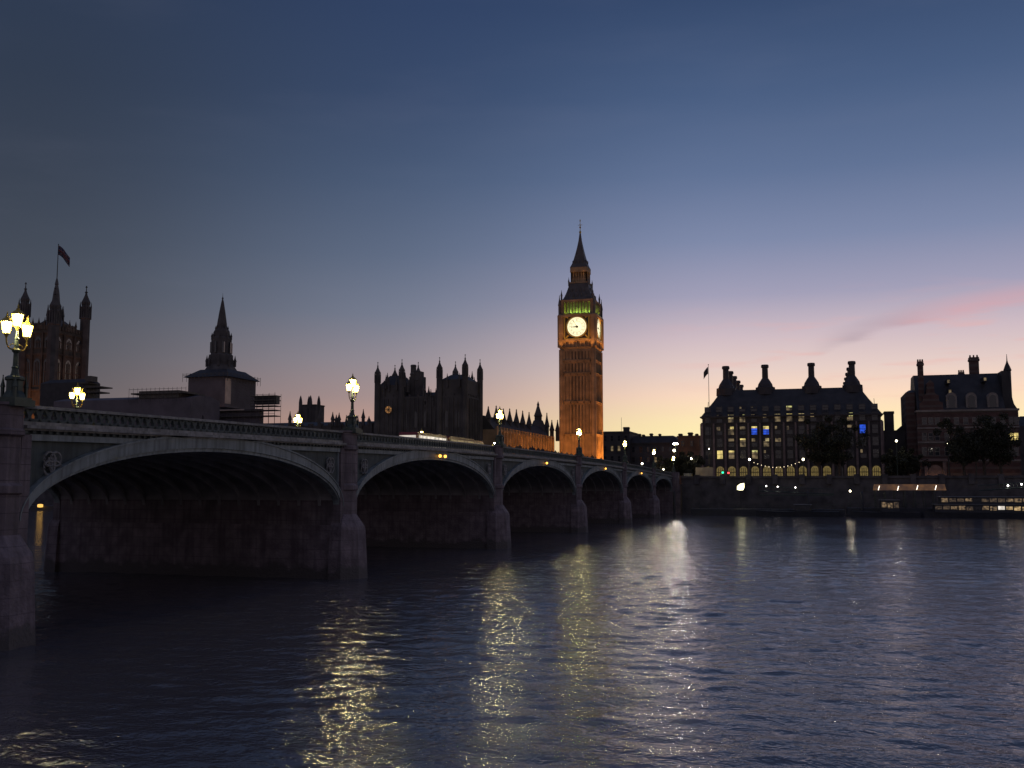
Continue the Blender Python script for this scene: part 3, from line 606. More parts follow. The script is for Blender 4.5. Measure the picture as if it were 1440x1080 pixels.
for k in range(12):
    u = -5.3+k*.96
    for sg in (-1, 1): pinnacle(pn, CX+u, CY+sg*(H2+.1), Z['ct'], 1.0, .12); pinnacle(pn, CX+sg*(H2+.1), CY+u, Z['ct'], 1.0, .12)
build_split(pn, 'pinnacle', 'ironroof', ct)
lr = MB(); rings = [(5.8,0),(5.2,.08),(4.55,.3),(3.85,.65),(3.25,1)]
for (a_, t0), (b_, t1) in zip(rings, rings[1:]):
    h_ = Z['lr']-Z['bt']; lr.frus((CX-a_,CX+a_,CY-a_,CY+a_), Z['bt']+t0*h_, (CX-b_,CX+b_,CY-b_,CY+b_), Z['bt']+t1*h_)
for row, (zf, hw) in enumerate(((.18, 4.85), (.5, 4.1))):    # little gabled dormers in rows
    z = Z['bt']+zf*(Z['lr']-Z['bt'])
    for k in range(5-row):
        u = (k-(4-row)/2)*1.5
        for sg in (-1, 1):
            lr.poly([(CX+u-.28,z),(CX+u+.28,z),(CX+u+.28,z+.7),(CX+u,z+1.3),(CX+u-.28,z+.7)], 'y', CY+sg*(hw-.5), CY+sg*(hw+.12)); lr.poly([(CY+u-.28,z),(CY+u+.28,z),(CY+u+.28,z+.7),(CY+u,z+1.3),(CY+u-.28,z+.7)], 'x', CX+sg*(hw-.5), CX+sg*(hw+.12))
lr.build('lower_roof', 'ironroof', ct)
ln = MB(); HL = 2.75
ln.cbox(CX, CY, Z['lr'], Z['lr']+.5, 3.4); ln.cbox(CX, CY, Z['lr']+.5, Z['lt']-.5, 1.9); ln.cbox(CX, CY, Z['lt']-.5, Z['sp'], 3.1)
for k in range(7):
    u = -HL+k*2*HL/6
    for sg in (-1, 1): ln.cbox(CX+u, CY+sg*HL, Z['lr']+.5, Z['lt']-.5, .17); ln.cbox(CX+sg*HL, CY+u, Z['lr']+.5, Z['lt']-.5, .17)
ln.cbox(CX, CY, Z['lr']+.5, Z['lr']+1.9, HL-.05)
ln.build('lantern_stage', 'lime', ct)
zz1 = at(815, 328, Y=316).z; hs = zz1-Z['sp']; sp = MB()
rings = [(3.15,0),(2.55,.10),(2.0,.24),(1.5,.40),(1.0,.58),(.55,.78),(.22,1.0)]
for (a_, t0), (b_, t1) in zip(rings, rings[1:]): sp.frus((CX-a_,CX+a_,CY-a_,CY+a_), Z['sp']+t0*hs, (CX-b_,CX+b_,CY-b_,CY+b_), Z['sp']+t1*hs)
for k in (-1, 0, 1):
    for sg in (-1, 1):
        z = Z['sp']+.13*hs; u = k*1.3; sp.poly([(CX+u-.22,z),(CX+u+.22,z),(CX+u+.22,z+.6),(CX+u,z+1.1),(CX+u-.22,z+.6)], 'y', CY+sg*2.0, CY+sg*2.6); sp.poly([(CY+u-.22,z),(CY+u+.22,z),(CY+u+.22,z+.6),(CY+u,z+1.1),(CY+u-.22,z+.6)], 'x', CX+sg*2.0, CX+sg*2.6)
sp.build('spire', 'ironroof', ct)
ztp = at(815, 308, Y=316).z
MB().lathe(CX, CY, [(.24,zz1-.2),(.45,zz1+.5),(.16,zz1+.9),(.12,zz1+1.8),(.38,zz1+2.2),(.12,zz1+2.6),(.08,ztp-.9),(.25,ztp-.7),(.03,ztp)], 8).box(CX-.8,CX+.8,CY-.06,CY+.06,zz1+3.0,zz1+3.12).box(CX-.06,CX+.06,CY-.8,CY+.8,zz1+3.0,zz1+3.12).build('finial', 'gilt', ct)
OR = (1, .38, .07)
for u in (-4, 0, 4):
    light('tower_floodlight', 'SPOT', (CX+u, CY-17, G+1), 2900, OR, (CX+u*.6, CY-6, G+34), ct, spot_size=math.radians(62), spot_blend=.8, shadow_soft_size=.3)
light('tower_floodlight', 'SPOT', (CX+20, CY+1, G+1), 6500, OR, (CX+6, CY, G+34), ct, spot_size=math.radians(70), spot_blend=.8, shadow_soft_size=.3)
for u in (-4, 0, 4): light('tower_floodlight', 'SPOT', (CX+H+3.4, CY+u, G+.8), 44000, OR, (CX+H-1, CY+u, G+17), ct, spot_size=math.radians(64), spot_blend=.8, shadow_soft_size=.2)
for nx, ny in ((0,-1),(1,0)):                          # ledge lights washing the clock stage from below
    for w in (-5.2, -2, 2, 5.2):
        light('ledge_light', 'SPOT', (CX+nx*9.2-ny*w, CY+ny*9.2+nx*w, Z['sh']-.8), 1700, (1, .42, .09), (CX+nx*6-ny*w, CY+ny*6+nx*w, Z['ct']-3), ct, spot_size=math.radians(64), spot_blend=.6, shadow_soft_size=.15)
    for w in (-1.8, 1.8): light('lantern_light', 'POINT', (CX+nx*3.9-ny*w, CY+ny*3.9+nx*w, Z['lt']-.9), 11, (1, .5, .12), parent=ct, shadow_soft_size=.1)

# ------------------------------------------------------------------ palace: riverside end block with two turreted towers
def tz(px, py, Y): return at(px, py, Y=Y).z
PY = 229.0
xl, xr1 = at(531, 540, Y=PY).x, at(565, 540, Y=PY).x; xr2a, xr2b = at(618, 540, Y=PY).x, at(654, 540, Y=PY).x
yb1 = at(588, 540, X=xr1).y; yb2 = at(675, 540, X=xr2b).y
pv = thing('riverside_block', 'black Gothic riverside block with two towers of clustered turrets, silhouetted against dusk', 'palace building', ((xl+xr2b)/2, PY+8, G))
zb = tz(600, 557, PY)
w = MB(); w.box(xl, xr2b, PY, yb2, G-2, zb); w.box(xl-.5, xr2b+.5, PY-.5, yb2+.5, G-2, G+1)
zr1, zr2 = tz(560, 541, PY), tz(640, 533, PY)
w.box(xl+.3, xr1-.1, PY+.3, yb1-.2, zb, zr1); w.box(xr2a+.2, xr2b-.3, PY+.3, yb2-.3, zb, zr2)
for k in range(int((xr2b-xl)/1.3)):                    # buttress strips and battlements
    x = xl+.7+k*1.3; w.box(x-.16, x+.16, PY-.28, PY, G, zb-.5)
    if k % 2: w.box(x-.3, x+.3, PY-.05, PY+.3, zb, zb+.6)
for k in range(int((yb2-PY)/1.4)):
    y = PY+.8+k*1.4; w.box(xr2b, xr2b+.28, y-.16, y+.16, G, zb-.5); w.box(xr2b-.3, xr2b+.05, y-.3, y+.3, zb, zb+.6)
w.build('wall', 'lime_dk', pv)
tu = []
def T(px, py, x, y, r=.8):
    r = min(r, .8)*.96; py -= 2
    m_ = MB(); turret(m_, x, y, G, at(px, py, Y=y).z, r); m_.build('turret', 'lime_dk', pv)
T(531, 511, xl, PY); T(555, 515, xl, yb1, .8); T(565, 507, xr1, PY, .95); T(588, 511, xr1, yb1, .8)
T(618, 504, xr2a, PY); T(640, 510, xr2a, yb2, .8); T(654, 500, xr2b, PY, 1.0); T(675, 507, xr2b, yb2, .95)
rf = MB()
rf.frus((xl+.3,xr1-.3,PY+.5,yb1-.3), zr1, (xl+2.3,xr1-2.3,PY+3.5,yb1-3), zr1+3.0); rf.frus((xr2a+.3,xr2b-.3,PY+.5,yb2-.3), zr2, (xr2a+2.2,xr2b-2.2,PY+3.5,yb2-3), zr2+1.6)
rf.frus((xr1,xr2a,PY+2,yb1-.5), zb, (xr1+1,xr2a-1,PY+6,yb1-5), zb+1.6)
rf.build('roof', 'slate', pv)
ch = MB(); q0, q1 = at(576.5, 530, Y=PY+4), at(594.5, 530, Y=PY+4); ch.box(q0.x, q1.x, PY+3.4, PY+6.5, zb-1, q0.z); ch.box(q0.x+.6, q1.x-.5, PY+3.6, PY+6.2, q0.z, q0.z+1.5)
for px, py in ((581.5, 513), (587, 521)):
    p_ = at(px, py, Y=PY+4); ch.lathe(p_.x, PY+4, [(.9,zb),(.9,p_.z-3),(1.05,p_.z-2.8),(.8,p_.z-2.2),(.8,p_.z-.5),(.95,p_.z-.4),(.7,p_.z)], 8)
ch.build('chimney', 'lime_dk', pv)
pnm = MB()
for px, py, y in ((543, 527, PY), (547, 531, PY), (603, 543, PY+1), (598, 553, PY), (609, 552, PY), (629, 525, PY), (664, 522, yb2), (669, 540, yb2), (574, 532, PY), (596, 538, PY), (540, 535, PY), (545, 524, PY), (550, 528, yb1), (558, 529, PY), (570, 524, PY), (594, 529, yb1), (599, 549, PY), (606, 547, PY), (613, 546, PY), (634, 529, yb2), (646, 524, PY), (649, 528, yb2), (660, 527, yb2), (667, 530, yb2), (671, 545, yb2)):
    p_ = at(px, py, Y=y); pinnacle(pnm, p_.x, y, p_.z-4, 4, .38)
build_split(pnm, 'pinnacle', 'lime_dk', pv)
pr = at(546.8, 576.3, Y=PY); m_ = MB(); n = 16; r = 1.05
m_.poly([(pr.x+r*math.cos(2*PI*k/n), pr.z+r*math.sin(2*PI*k/n)) for k in range(n)], 'y', PY-.32, PY-.1)
wo_ = MB().tube([(pr.x+r*1.06*math.cos(2*PI*k/n), PY-.32, pr.z+r*1.06*math.sin(2*PI*k/n)) for k in range(n+1)], .14, 5)
for a in range(4): wo_.tube([(pr.x-r*math.cos(a*PI/4), PY-.35, pr.z-r*math.sin(a*PI/4)), (pr.x+r*math.cos(a*PI/4), PY-.35, pr.z+r*math.sin(a*PI/4))], .07, 4)
fo = wo_.build('round_window', 'lime_dk', pv, label='round window glowing orange'); m_.build('pane', 'win_o', fo)
for row, (z0, z1) in enumerate(((G+4, G+8), (G+10, G+14.5), (G+16.5, G+21))):
    for k in range(8):
        x = xl+2.2+k*(xr2b-xl-4.4)/7
        if abs(x-pr.x) < 2 and z0 < pr.z < z1+2: continue
        MB().poly(arch_pts(x-.55, x+.55, z0, z1), 'y', PY-.05, PY+.1).build('window', 'glass', pv)

# ------------------------------------------------------------------ palace: long river front to the left
rx0, rx1 = -300, xl-.6
rr = thing('river_front', 'long dark palace river front with small pinnacles above the bridge parapet', 'palace building', (-190, PY+10, G))
zr = tz(480, 592, PY+3); w = MB(); w.box(rx0, rx1, PY+3, PY+22, G-2, zr-1.2)
for k in range(int((rx1-rx0)/3.2)):
    x = rx0+1+k*3.2; w.box(x-.3, x+.3, PY+2.5, PY+3, G, zr-.9); w.box(x-1.0, x+.6, PY+2.9, PY+3.4, zr-1.2, zr-.6)
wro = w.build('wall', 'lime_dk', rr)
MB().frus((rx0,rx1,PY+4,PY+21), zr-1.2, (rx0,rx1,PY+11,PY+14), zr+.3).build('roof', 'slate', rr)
pm = MB()
for px, py in ((408, 578), (449, 577), (468, 579), (473, 583), (477, 580), (492, 580), (511, 575), (519, 585)):
    p_ = at(px, py, Y=PY+3); pinnacle(pm, p_.x, PY+3, zr-1.5, p_.z-zr+1.5, .5)
for k in range(22): pinnacle(pm, rx0+3+k*9.6 if k < 17 else rx0+3+16*9.6, PY+3, zr-1.5, 4.2, .5)
build_split(pm, 'pinnacle', 'lime_dk', rr)
for k in range(60):
    x = rx1-2-k*3.2
    MB().poly(arch_pts(x-.6, x+.6, G+7, G+12), 'y', PY+2.9, PY+3.05).build('window', 'glass', rr)
tw = thing('river_terrace_wall', 'dark stone terrace wall along the far bank beyond the bridge', 'wall', (-160, 218, 0))
MB().box(-330, -BW-2.2, 217.3, 229, -3, 5.2).box(-330, -BW-2.2, 217.2, 217.8, 5.2, 6.2).build('wall_face', 'wall', tw)
# lit moored barge glimpsed under the nearest arch
bg_ = thing('moored_barge', 'dark moored barge with two amber deck lights seen under the nearest arch', 'barge', (-168, 200, 0))
MB().poly([(-190,-.4),(-150,-.4),(-146,1.3),(-194,1.3)], 'y', 196, 203).box(-188,-178,197,202,1.3,3.2).build('hull', 'hull', bg_)
for px in (57, 88):
    p_ = at(px, 718, Y=195.5); MB().lathe(p_.x, 195.3, [(.3,.9),(.75,1.0),(.75,1.7),(.3,1.8)], 8).build('deck_light', emat('amber_deck_light', (1,.55,.12), 1.3), bg_)
p_ = at(77, 687, Y=200)
# ------------------------------------------------------------------ temporary roof and scaffolds over the works
tr = thing('temporary_roof', 'low purple-grey sheeted temporary roof over palace works at left', 'scaffold', (-160, PY+12, zr))
x0 = at(128, 560, Y=PY+2).x; x1 = at(268, 555, Y=PY+2).x; z0 = at(200, 557, Y=PY+2).z; xm0, xm1 = at(196, 553, Y=PY+2).x, at(252, 553, Y=PY+2).x
MB().box(x0-14, x1, PY+2, PY+18, zr-3, z0-.9).frus((x0-14,x1,PY+2,PY+18), z0-.9, (x0-14,x1,PY+7,PY+13), z0+.2).build('sheeting', 'sheet', tr)
MB().box(xm0-2.5, xm1+2.5, PY+1.2, PY+12, z0+.5, z0+.9).box(xm0, xm1, PY+1.8, PY+11, z0-.8, z0+1.5).build('raised_deck', 'boards', tr)
pl = MB()
for k in range(14):
    x = xm0-3+k*(xm1-xm0+6)/13; pl.tube([(x, PY+1, z0-2), (x, PY+1, z0+2.4)], .06, 4)
pl.tube([(xm0-3, PY+1, z0+2.0), (xm1+3, PY+1, z0+2.0)], .05, 4); pl.build('guard_rail', 'black', tr)

CYc = 290.0; px0 = at(265, 530, Y=276).x; px1 = at(318, 526, Y=276).x; yb = at(360, 533, X=px1).y; cx_, cy_ = (px0+px1)/2, (276+yb)/2
se = thing('scaffold_enclosure', 'sheeted scaffold box round the foot of the slender spire, one pale strip at its corner', 'scaffold', (cx_, cy_, G))
zbx = at(318, 527, Y=276).z; zbl = at(318, 572, Y=276).z; zbr = at(360, 534, X=px1).z
MB().box(px0, px1, 276, yb, zbl, zbx-.5).build('sheeting', 'sheet', se)
MB().box(px1-.15, px1+.12, 275.88, 279.2, zbl+1.2, zbx-1.2).build('pale_strip', 'sheetw', se)
MB().frus((px0-1.6,px1+1.2,275,yb+1.2), zbx-.5, (cx_-5.5,cx_+5.5,cy_-6,cy_+6), zbx+2.6).build('lean_to_roof', 'slate', se)
sc = MB()
for k in range(12):
    x = px0-1.6+k*(px1-px0+2.8)/11; sc.tube([(x,274.9,zbx-2.2),(x,274.9,zbx+.9)], .07, 4)
    y = 275+k*(yb-274)/11; sc.tube([(px1+1.3,y,zbx-2.2),(px1+1.3,y,zbx+1.0)], .07, 4)
sc.tube([(px0-1.6,274.9,zbx+.6),(px1+1.3,274.9,zbx+.6),(px1+1.3,yb+1,zbx+.6)], .06, 4); sc.tube([(px0-1.6,274.9,zbx+.1),(px1+1.3,274.9,zbx+.1),(px1+1.3,yb+1,zbx+.1)], .06, 4)
for k in range(20):                                     # diagonal bracing on the right-hand sheet
    y = 279.6+k*(yb-280)/20
    for q in range(8):
        z = zbl+.6+q*(zbx-zbl-1.4)/8; sc.tube([(px1+.1,y,z),(px1+.1,y+.8,z+1.1)], .05, 3)
sc.build('poles', 'boards', se)
ls = thing('scaffold_platforms', 'open scaffold platforms right of the sheeted scaffold box, faintly lit orange below', 'scaffold', (px1, 262, G))
pf = MB(); ps = MB()
qx0 = at(262, 580, Y=258).x; qx1 = at(386, 580, Y=258).x; qxm = at(352, 580, Y=258).x
for py, xa in ((557, qxm), (563, qxm), (571, qxm), (577, qx0), (585, qx0)):
    z = at(360, py, Y=258).z; pf.box(xa, qx1, 258, 262, z-.14, z+.14)
zt1 = at(360, 553, Y=258).z
for k in range(16):
    x = qx0+k*(qx1-qx0)/15; zz_ = zt1 if x > qxm else at(300, 574, Y=258).z
    for y in (258, 262): ps.tube([(x,y,G+12),(x,y,zz_+random.uniform(-.4,.5))], .07, 4)
for py in (555, 560, 567, 575, 582):
    z = at(360, py, Y=258).z; ps.tube([(qxm if py < 573 else qx0,258,z),(qx1,258,z)], .06, 4)
MB().box(qx0+1, qx1-6, 259, 261.5, G+10, at(300, 576, Y=258).z).build('screen', 'sheet', ls); MB().box(qxm+1, qxm+9, 258.6, 261, at(300,570,Y=258).z, at(300,558,Y=258).z).build('screen', 'slate', ls); pf.build('platform', 'boards', ls); ps.build('poles', 'boards', ls)
zl = at(300, 579, Y=258).z
for u in np.linspace(qx0+2, qxm, 4): light('work_lamp', 'POINT', (u, 262, zl-1.2), 160, (1, .5, .14), parent=ls, shadow_soft_size=.2)
MB().box(qx0+.5, qx0+2.0, 257.6, 257.9, zl-2.6, zl+.6).box(qx0+2.0, qx0+22, 257.65, 257.85, zl+.25, zl+.6).build('hoarding', 'sheetw', ls)

# ------------------------------------------------------------------ slender central spire
cs = thing('central_spire', 'slender octagonal stone spire rising from scaffolding, left of centre', 'tower', (cx_, cy_, G))
Yc = cy_; f = lambda py: at(311, py, Y=Yc).z; R_ = (at(330, 500, Y=Yc)-at(311, 500, Y=Yc)).length/19
X0 = at(311.5, 480, Y=Yc).x; m_ = MB()
m_.lathe(X0, Yc, [(R_*22,f(545)),(R_*21,f(523)),(R_*15,f(513)),(R_*14.5,f(500)),(R_*12.6,f(498)),(R_*12.4,f(476)),(R_*10.5,f(474)),(R_*9.6,f(466)),(R_*7.6,f(463)),(R_*6.4,f(461)),(R_*5.9,f(455)),(R_*3.9,f(440)),(R_*1.6,f(425)),(R_*.7,f(421)),(R_*1.3,f(420)),(R_*.3,f(417.5)),(.03,f(412))], 8)
m_.build('spire', 'lime_dk', cs)
wn = MB()
for k in range(8):
    a = k*PI/4; wn.cbox(X0+R_*12.0*math.cos(a), Yc+R_*12.0*math.sin(a), f(497), f(482), .38)
wn.build('lantern_openings', 'glass', cs)
pm = MB()
for k in range(8):
    a = PI/8+k*PI/4
    pinnacle(pm, X0+R_*17*math.cos(a), Yc+R_*17*math.sin(a), f(516), f(500)-f(516), R_*1.6); pinnacle(pm, X0+R_*11.6*math.cos(a), Yc+R_*11.6*math.sin(a), f(478), f(468)-f(478), R_*1.2); pinnacle(pm, X0+R_*7.4*math.cos(a), Yc+R_*7.4*math.sin(a), f(466), f(458)-f(466), R_*.9)
build_split(pm, 'pinnacle', 'lime_dk', cs)

# ------------------------------------------------------------------ great square tower at far left
VY = 330.0
vx1 = at(75, 470, Y=VY).x; vx0 = at(33, 470, Y=VY).x; vy1 = at(119, 470, X=vx1).y
vt = thing('square_tower', 'massive square Gothic tower with octagonal corner turrets at far left, faintly lit orange', 'tower', ((vx0+vx1)/2, (VY+vy1)/2, G))
ztop = at(75, 458, Y=VY).z
w = MB(); w.box(vx0, vx1, VY, vy1, G, ztop-1.5); w.box(vx0-.4, vx1+.4, VY-.4, vy1+.4, ztop-3.2, ztop-2.6)
nm = 10
for k in range(nm):
    x = vx0+2+k*(vx1-vx0-4)/(nm-1); y = VY+2+k*(vy1-VY-4)/(nm-1)
    for q in (VY, vy1): w.box(x-.55, x+.55, q-.3, q+.3, ztop-1.5, ztop+.4)
    for q in (vx0, vx1): w.box(q-.3, q+.3, y-.55, y+.55, ztop-1.5, ztop+.4)
for k in range(4):
    x = vx0+(k*(vx1-vx0)/3 if 0 < k < 3 else -99); y = VY+k*(vy1-VY)/3
    if 0 < k < 3: w.box(x-.5, x+.5, VY-.6, VY, G, ztop-2.5); w.box(vx1, vx1+.6, y-.5, y+.5, G, ztop-2.5)
for py in (497, 548): z = at(75, py, Y=VY).z; w.box(vx0-.3, vx1+.3, VY-.3, vy1+.3, z-.4, z+.4)
w.build('wall', 'lime_md', vt)
ct_ = MB()                                              # raised ornate parapet centre on each face
for k in range(5):
    x = vx0+(vx1-vx0)*(.3+.1*k); y = VY+(vy1-VY)*(.3+.1*k); pinnacle(ct_, x, VY, ztop-1, 5 if k % 2 == 0 else 3, .45); pinnacle(ct_, vx1, y, ztop-1, 5 if k % 2 == 0 else 3, .45)
ct2_ = MB().box(vx0+(vx1-vx0)*.3, vx0+(vx1-vx0)*.7, VY-.1, VY+.5, ztop-1.5, ztop+1.6); ct2_.build('parapet', 'lime_md', vt); ct_.box(vx1-.5, vx1+.1, VY+(vy1-VY)*.3, VY+(vy1-VY)*.7, ztop-1.5, ztop+1.6)
build_split(ct_, 'parapet', 'lime_md', vt)
for px, py, x, y, r in ((33, 397, vx0, VY, 2.0), (75, 403, vx1, VY, 2.2), (119.5, 402, vx1, vy1, 2.0), (70, 408, vx0, vy1, 2.0)):
    m_ = MB(); turret(m_, x, y, G, at(px, py, Y=y).z, r); m_.build('turret', 'lime_dk', vt)
rc = ((vx0+vx1)/2, (VY+vy1)/2); m_ = MB(); zi = at(78, 392, Y=rc[1]).z
m_.frus((vx0+1,vx1-1,VY+1,vy1-1), ztop-1.5, (rc[0]-3,rc[0]+3,rc[1]-3,rc[1]+3), ztop+4); m_.lathe(*rc, [(3,ztop+4),(2.4,ztop+7),(1.3,zi-6),(.7,zi-3),(.9,zi-2.6),(.35,zi)], 8)
for a in range(4): pinnacle(m_, rc[0]+3.2*math.cos(PI/4+a*PI/2), rc[1]+3.2*math.sin(PI/4+a*PI/2), ztop+2, 9, .5)
m_.build('roof', 'ironroof', vt)
for fc in (0, 1):
    for k in range(3):
        for z0, z1 in ((at(75, 541, Y=VY).z, at(75, 503, Y=VY).z), (at(75, 488, Y=VY).z, at(75, 472, Y=VY).z)):
            if fc == 0: cx2 = vx0+(vx1-vx0)*(k+.5)/3; q = (cx2-1.7, cx2+1.7)
            else: cx2 = VY+(vy1-VY)*(k+.5)/3; q = (cx2-1.7, cx2+1.7)
            g = MB(); fr = MB(); mid = (q[0]+q[1])/2
            if fc == 0:
                g.poly(arch_pts(*q, z0, z1), 'y', VY-.05, VY+.1); [fr.box(mid+d-.14, mid+d+.14, VY-.25, VY-.05, z0, z1-1.0-abs(d)*.8) for d in (-.85, 0, .85)]; fr.box(q[0], q[1], VY-.22, VY-.05, (z0+z1)/2-.2, (z0+z1)/2+.2)
            else:
                g.poly(arch_pts(*q, z0, z1), 'x', vx1-.1, vx1+.05); [fr.box(vx1+.05, vx1+.25, mid+d-.14, mid+d+.14, z0, z1-1.0-abs(d)*.8) for d in (-.85, 0, .85)]; fr.box(vx1+.05, vx1+.22, q[0], q[1], (z0+z1)/2-.2, (z0+z1)/2+.2)
            o = fr.build('window', 'lime_md', vt); g.build('pane', 'glass', o)
zf = at(80, 343, Y=rc[1]).z
fp = MB().lathe(*rc, [(.22,zi-.5),(.15,zf-.4),(.3,zf-.3),(.05,zf)], 6); fp.build('flagpole', 'black', vt)
def flag(name, lab, x, y, z1, ht, ln_, sag, colours, d=(1,0)):
    t = thing(name, lab, 'flag', (x, y, z1)); nn = 14
    def surf(mb, u0, u1, v0, v1, off):
        vs = []; fs = []; K = 8
        for s_ in (0, 1):
            for i in range(K+1):
                for j in range(3):
                    u = u0+(u1-u0)*i/K; v = v0+(v1-v0)*j/2
                    wv = .12*ln_*math.sin(u*6.5)*(.3+u)+off*(1 if s_ else -1)
                    vs.append((x+d[0]*u*ln_-d[1]*wv, y+d[1]*u*ln_+d[0]*wv, z1-ht*v-sag*u**1.4))
        n = 3*(K+1)
        for i in range(K):
            for j in range(2):
                a = i*3+j; fs += [(a,a+1,a+4,a+3), (n+a,n+a+3,n+a+4,n+a+1)]
        for i in range(K): fs += [(i*3,i*3+3,n+i*3+3,n+i*3),(i*3+2,n+i*3+2,n+i*3+5,i*3+5)]
        mb.add(vs, fs)
    for nm_, col, rects, off in colours:
        mb = MB()
        for r in rects: surf(mb, *r, off)
        mb.build(nm_, col, t, smooth=True)
    return t
M['fblue'] = mat('flag_blue', (.012,.016,.05), .8, .1, 1, 0); M['fwhite'] = mat('flag_white', (.12,.12,.125), .8, .1, 1, 0); M['fred'] = mat('flag_red', (.10,.015,.02), .8, .1, 1, 0)
dg = lambda n, w: [(k/n, (k+1)/n, max(0,(k+.5)/n-w), min(1,(k+.5)/n+w)) for k in range(n)]+[(k/n, (k+1)/n, max(0,1-(k+.5)/n-w), min(1,1-(k+.5)/n+w)) for k in range(n)]
flag('union_flag', 'crossed red, white and blue flag flying from the square tower flagpole', rc[0]+.2, rc[1], zf-.8, 4.3, 5.2, 5.6,
     [('blue_field','fblue',[(0,1,0,1)],.02), ('white_saltire','fwhite',dg(10,.11),.04), ('red_saltire','fred',dg(10,.04),.055), ('white_cross','fwhite',[(0,1,.35,.65),(.41,.59,0,1)],.07), ('red_cross','fred',[(0,1,.41,.59),(.45,.55,0,1)],.09)], d=(math.cos(TH), math.sin(TH)))
for u in (.2, .5, .8):
    light('tower_uplight', 'SPOT', (vx0+(vx1-vx0)*u, VY-7, G+16), 9000, (1,.36,.09), (vx0+(vx1-vx0)*u, VY, G+32), vt, spot_size=math.radians(70), spot_blend=.9, shadow_soft_size=.3)
    light('tower_uplight', 'SPOT', (vx1+7, VY+(vy1-VY)*u, G+16), 7000, (1,.36,.09), (vx1, VY+(vy1-VY)*u, G+32), vt, spot_size=math.radians(70), spot_blend=.9, shadow_soft_size=.3)
# works at the foot of the great tower
vs_ = thing('scaffold_works', 'dark scaffold with jutting platforms against the foot of the big square tower', 'scaffold', (-255, 300, G))
YS = 302; a0, a1 = at(57, 540, Y=YS).x, at(122, 540, Y=YS).x; za = at(90, 533, Y=YS).z; m_ = MB(); m_.box(a0, a1, YS, YS+8, G, za-1.5); m_.frus((a0,a1,YS,YS+8), za-1.5, (a0+3,a1-1,YS+2,YS+6), za); m_.build('sheeting', 'slate', vs_)
pf = MB(); ps = MB()
for py, pa, pb in ((544, 118, 142), (551, 120, 138), (538, 112, 124)):
    z = at(130, py, Y=YS-1).z; pf.box(at(pa, py, Y=YS-1).x, at(pb, py, Y=YS-1).x, YS-1, YS+6, z-.25, z+.2)
for px in range(112, 142, 4):
    x = at(px, 550, Y=YS-1).x; ps.tube([(x,YS-1,G+15),(x,YS-1,at(px, 541+(px-112)*.12, Y=YS-1).z)], .1, 4)
pf.box(at(122,533,Y=YS).x, at(130,533,Y=YS).x, YS-1, YS+3, at(125,537,Y=YS).z, at(125,529,Y=YS).z)
pf.build('platform', 'boards', vs_); ps.build('poles', 'boards', vs_)

# ------------------------------------------------------------------ small four-pinnacled tower and the range behind
sy = 330.; x0 = at(421, 580, Y=sy).x; x1 = at(445, 580, Y=sy).x; z0 = at(433, 567, Y=sy).z
sq = thing('pinnacled_tower', 'small dark square tower with four corner pinnacles in the distance', 'tower', ((x0+x1)/2, sy+4, G))
MB().box(x0+.4,x1-.4,sy,sy+7.5,G,z0-.6).box(x0+.2,x1-.2,sy-.2,sy+7.7,z0-.9,z0-.5).build('wall', 'lime_dk', sq)
m_ = MB()
for px, y in ((422.5, sy), (429.5, sy+7.5), (436.5, sy), (443.5, sy+7.5)):
    xx_ = at(px, 560, Y=sy).x; m_.lathe(xx_, sy+(.2 if y == sy else 3), [(.75,z0-7),(.7,z0+.3),(.5,z0+1.8),(.12,at(433,556,Y=sy).z)], 6)
build_split(m_, 'pinnacle', 'lime_dk', sq)
MB().poly(arch_pts((x0+x1)/2-1, (x0+x1)/2+1, z0-7, z0-2), 'y', sy-.06, sy+.05).build('belfry_window', 'glass', sq)

# ------------------------------------------------------------------ north range, floodlit orange, running back to the clock tower
NX = -54.0; ny0, ny1 = yb2+1, 309.0
nr = thing('north_range', 'low Gothic range glowing orange between the dark riverside block and clock tower', 'palace building', (NX-6, (ny0+ny1)/2, G))
zw = at(740, 611, X=NX).z; zrd = at(740, 596, X=NX-3).z
w = MB(); w.box(NX-12, NX, ny0, ny1, G, zw)
nbay = 20
for k in range(nbay+1):
    y = ny0+k*(ny1-ny0)/nbay; w.box(NX, NX+.6, y-.35, y+.35, G, zw+.8); w.box(NX, NX+.9, y-.45, y+.45, G, G+7)
w.box(NX-.2, NX+.35, ny0, ny1, zw-.5, zw+.1)
for k in range(nbay*3): y = ny0+(k+.5)*(ny1-ny0)/nbay/3; w.box(NX-.1, NX+.25, y-.3, y+.3, zw+.1, zw+.8)
w.build('wall', 'lime', nr)
MB().poly([(NX-.4,zw),(NX-3.6,zrd),(NX-8,zrd),(NX-11.6,zw)], 'y', ny0, ny1-1).build('roof', 'slate', nr)
for k in range(nbay):
    y0_ = ny0+k*(ny1-ny0)/nbay; yc = y0_+(ny1-ny0)/nbay/2
    for z0, z1 in ((G+1.5, G+7), (G+8.5, zw-1.2)): MB().poly(arch_pts(yc-.7, yc+.7, z0, z1), 'x', NX-.05, NX+.04).build('window', 'glass', nr)
pm = MB()
for px, py in ((686.7,571), (697.8,570), (707.8,574), (716.7,574), (726.2,575), (735,577), (744,579), (769,580), (784,590), (776,590)):
    p_ = at(px, py, X=NX-2.5); pinnacle(pm, NX-2.5, p_.y, zw, p_.z-zw, .85)
build_split(pm, 'pinnacle', 'lime_dk', nr)
p_ = at(756.7, 564, X=NX-5); q_ = MB(); zq = p_.z
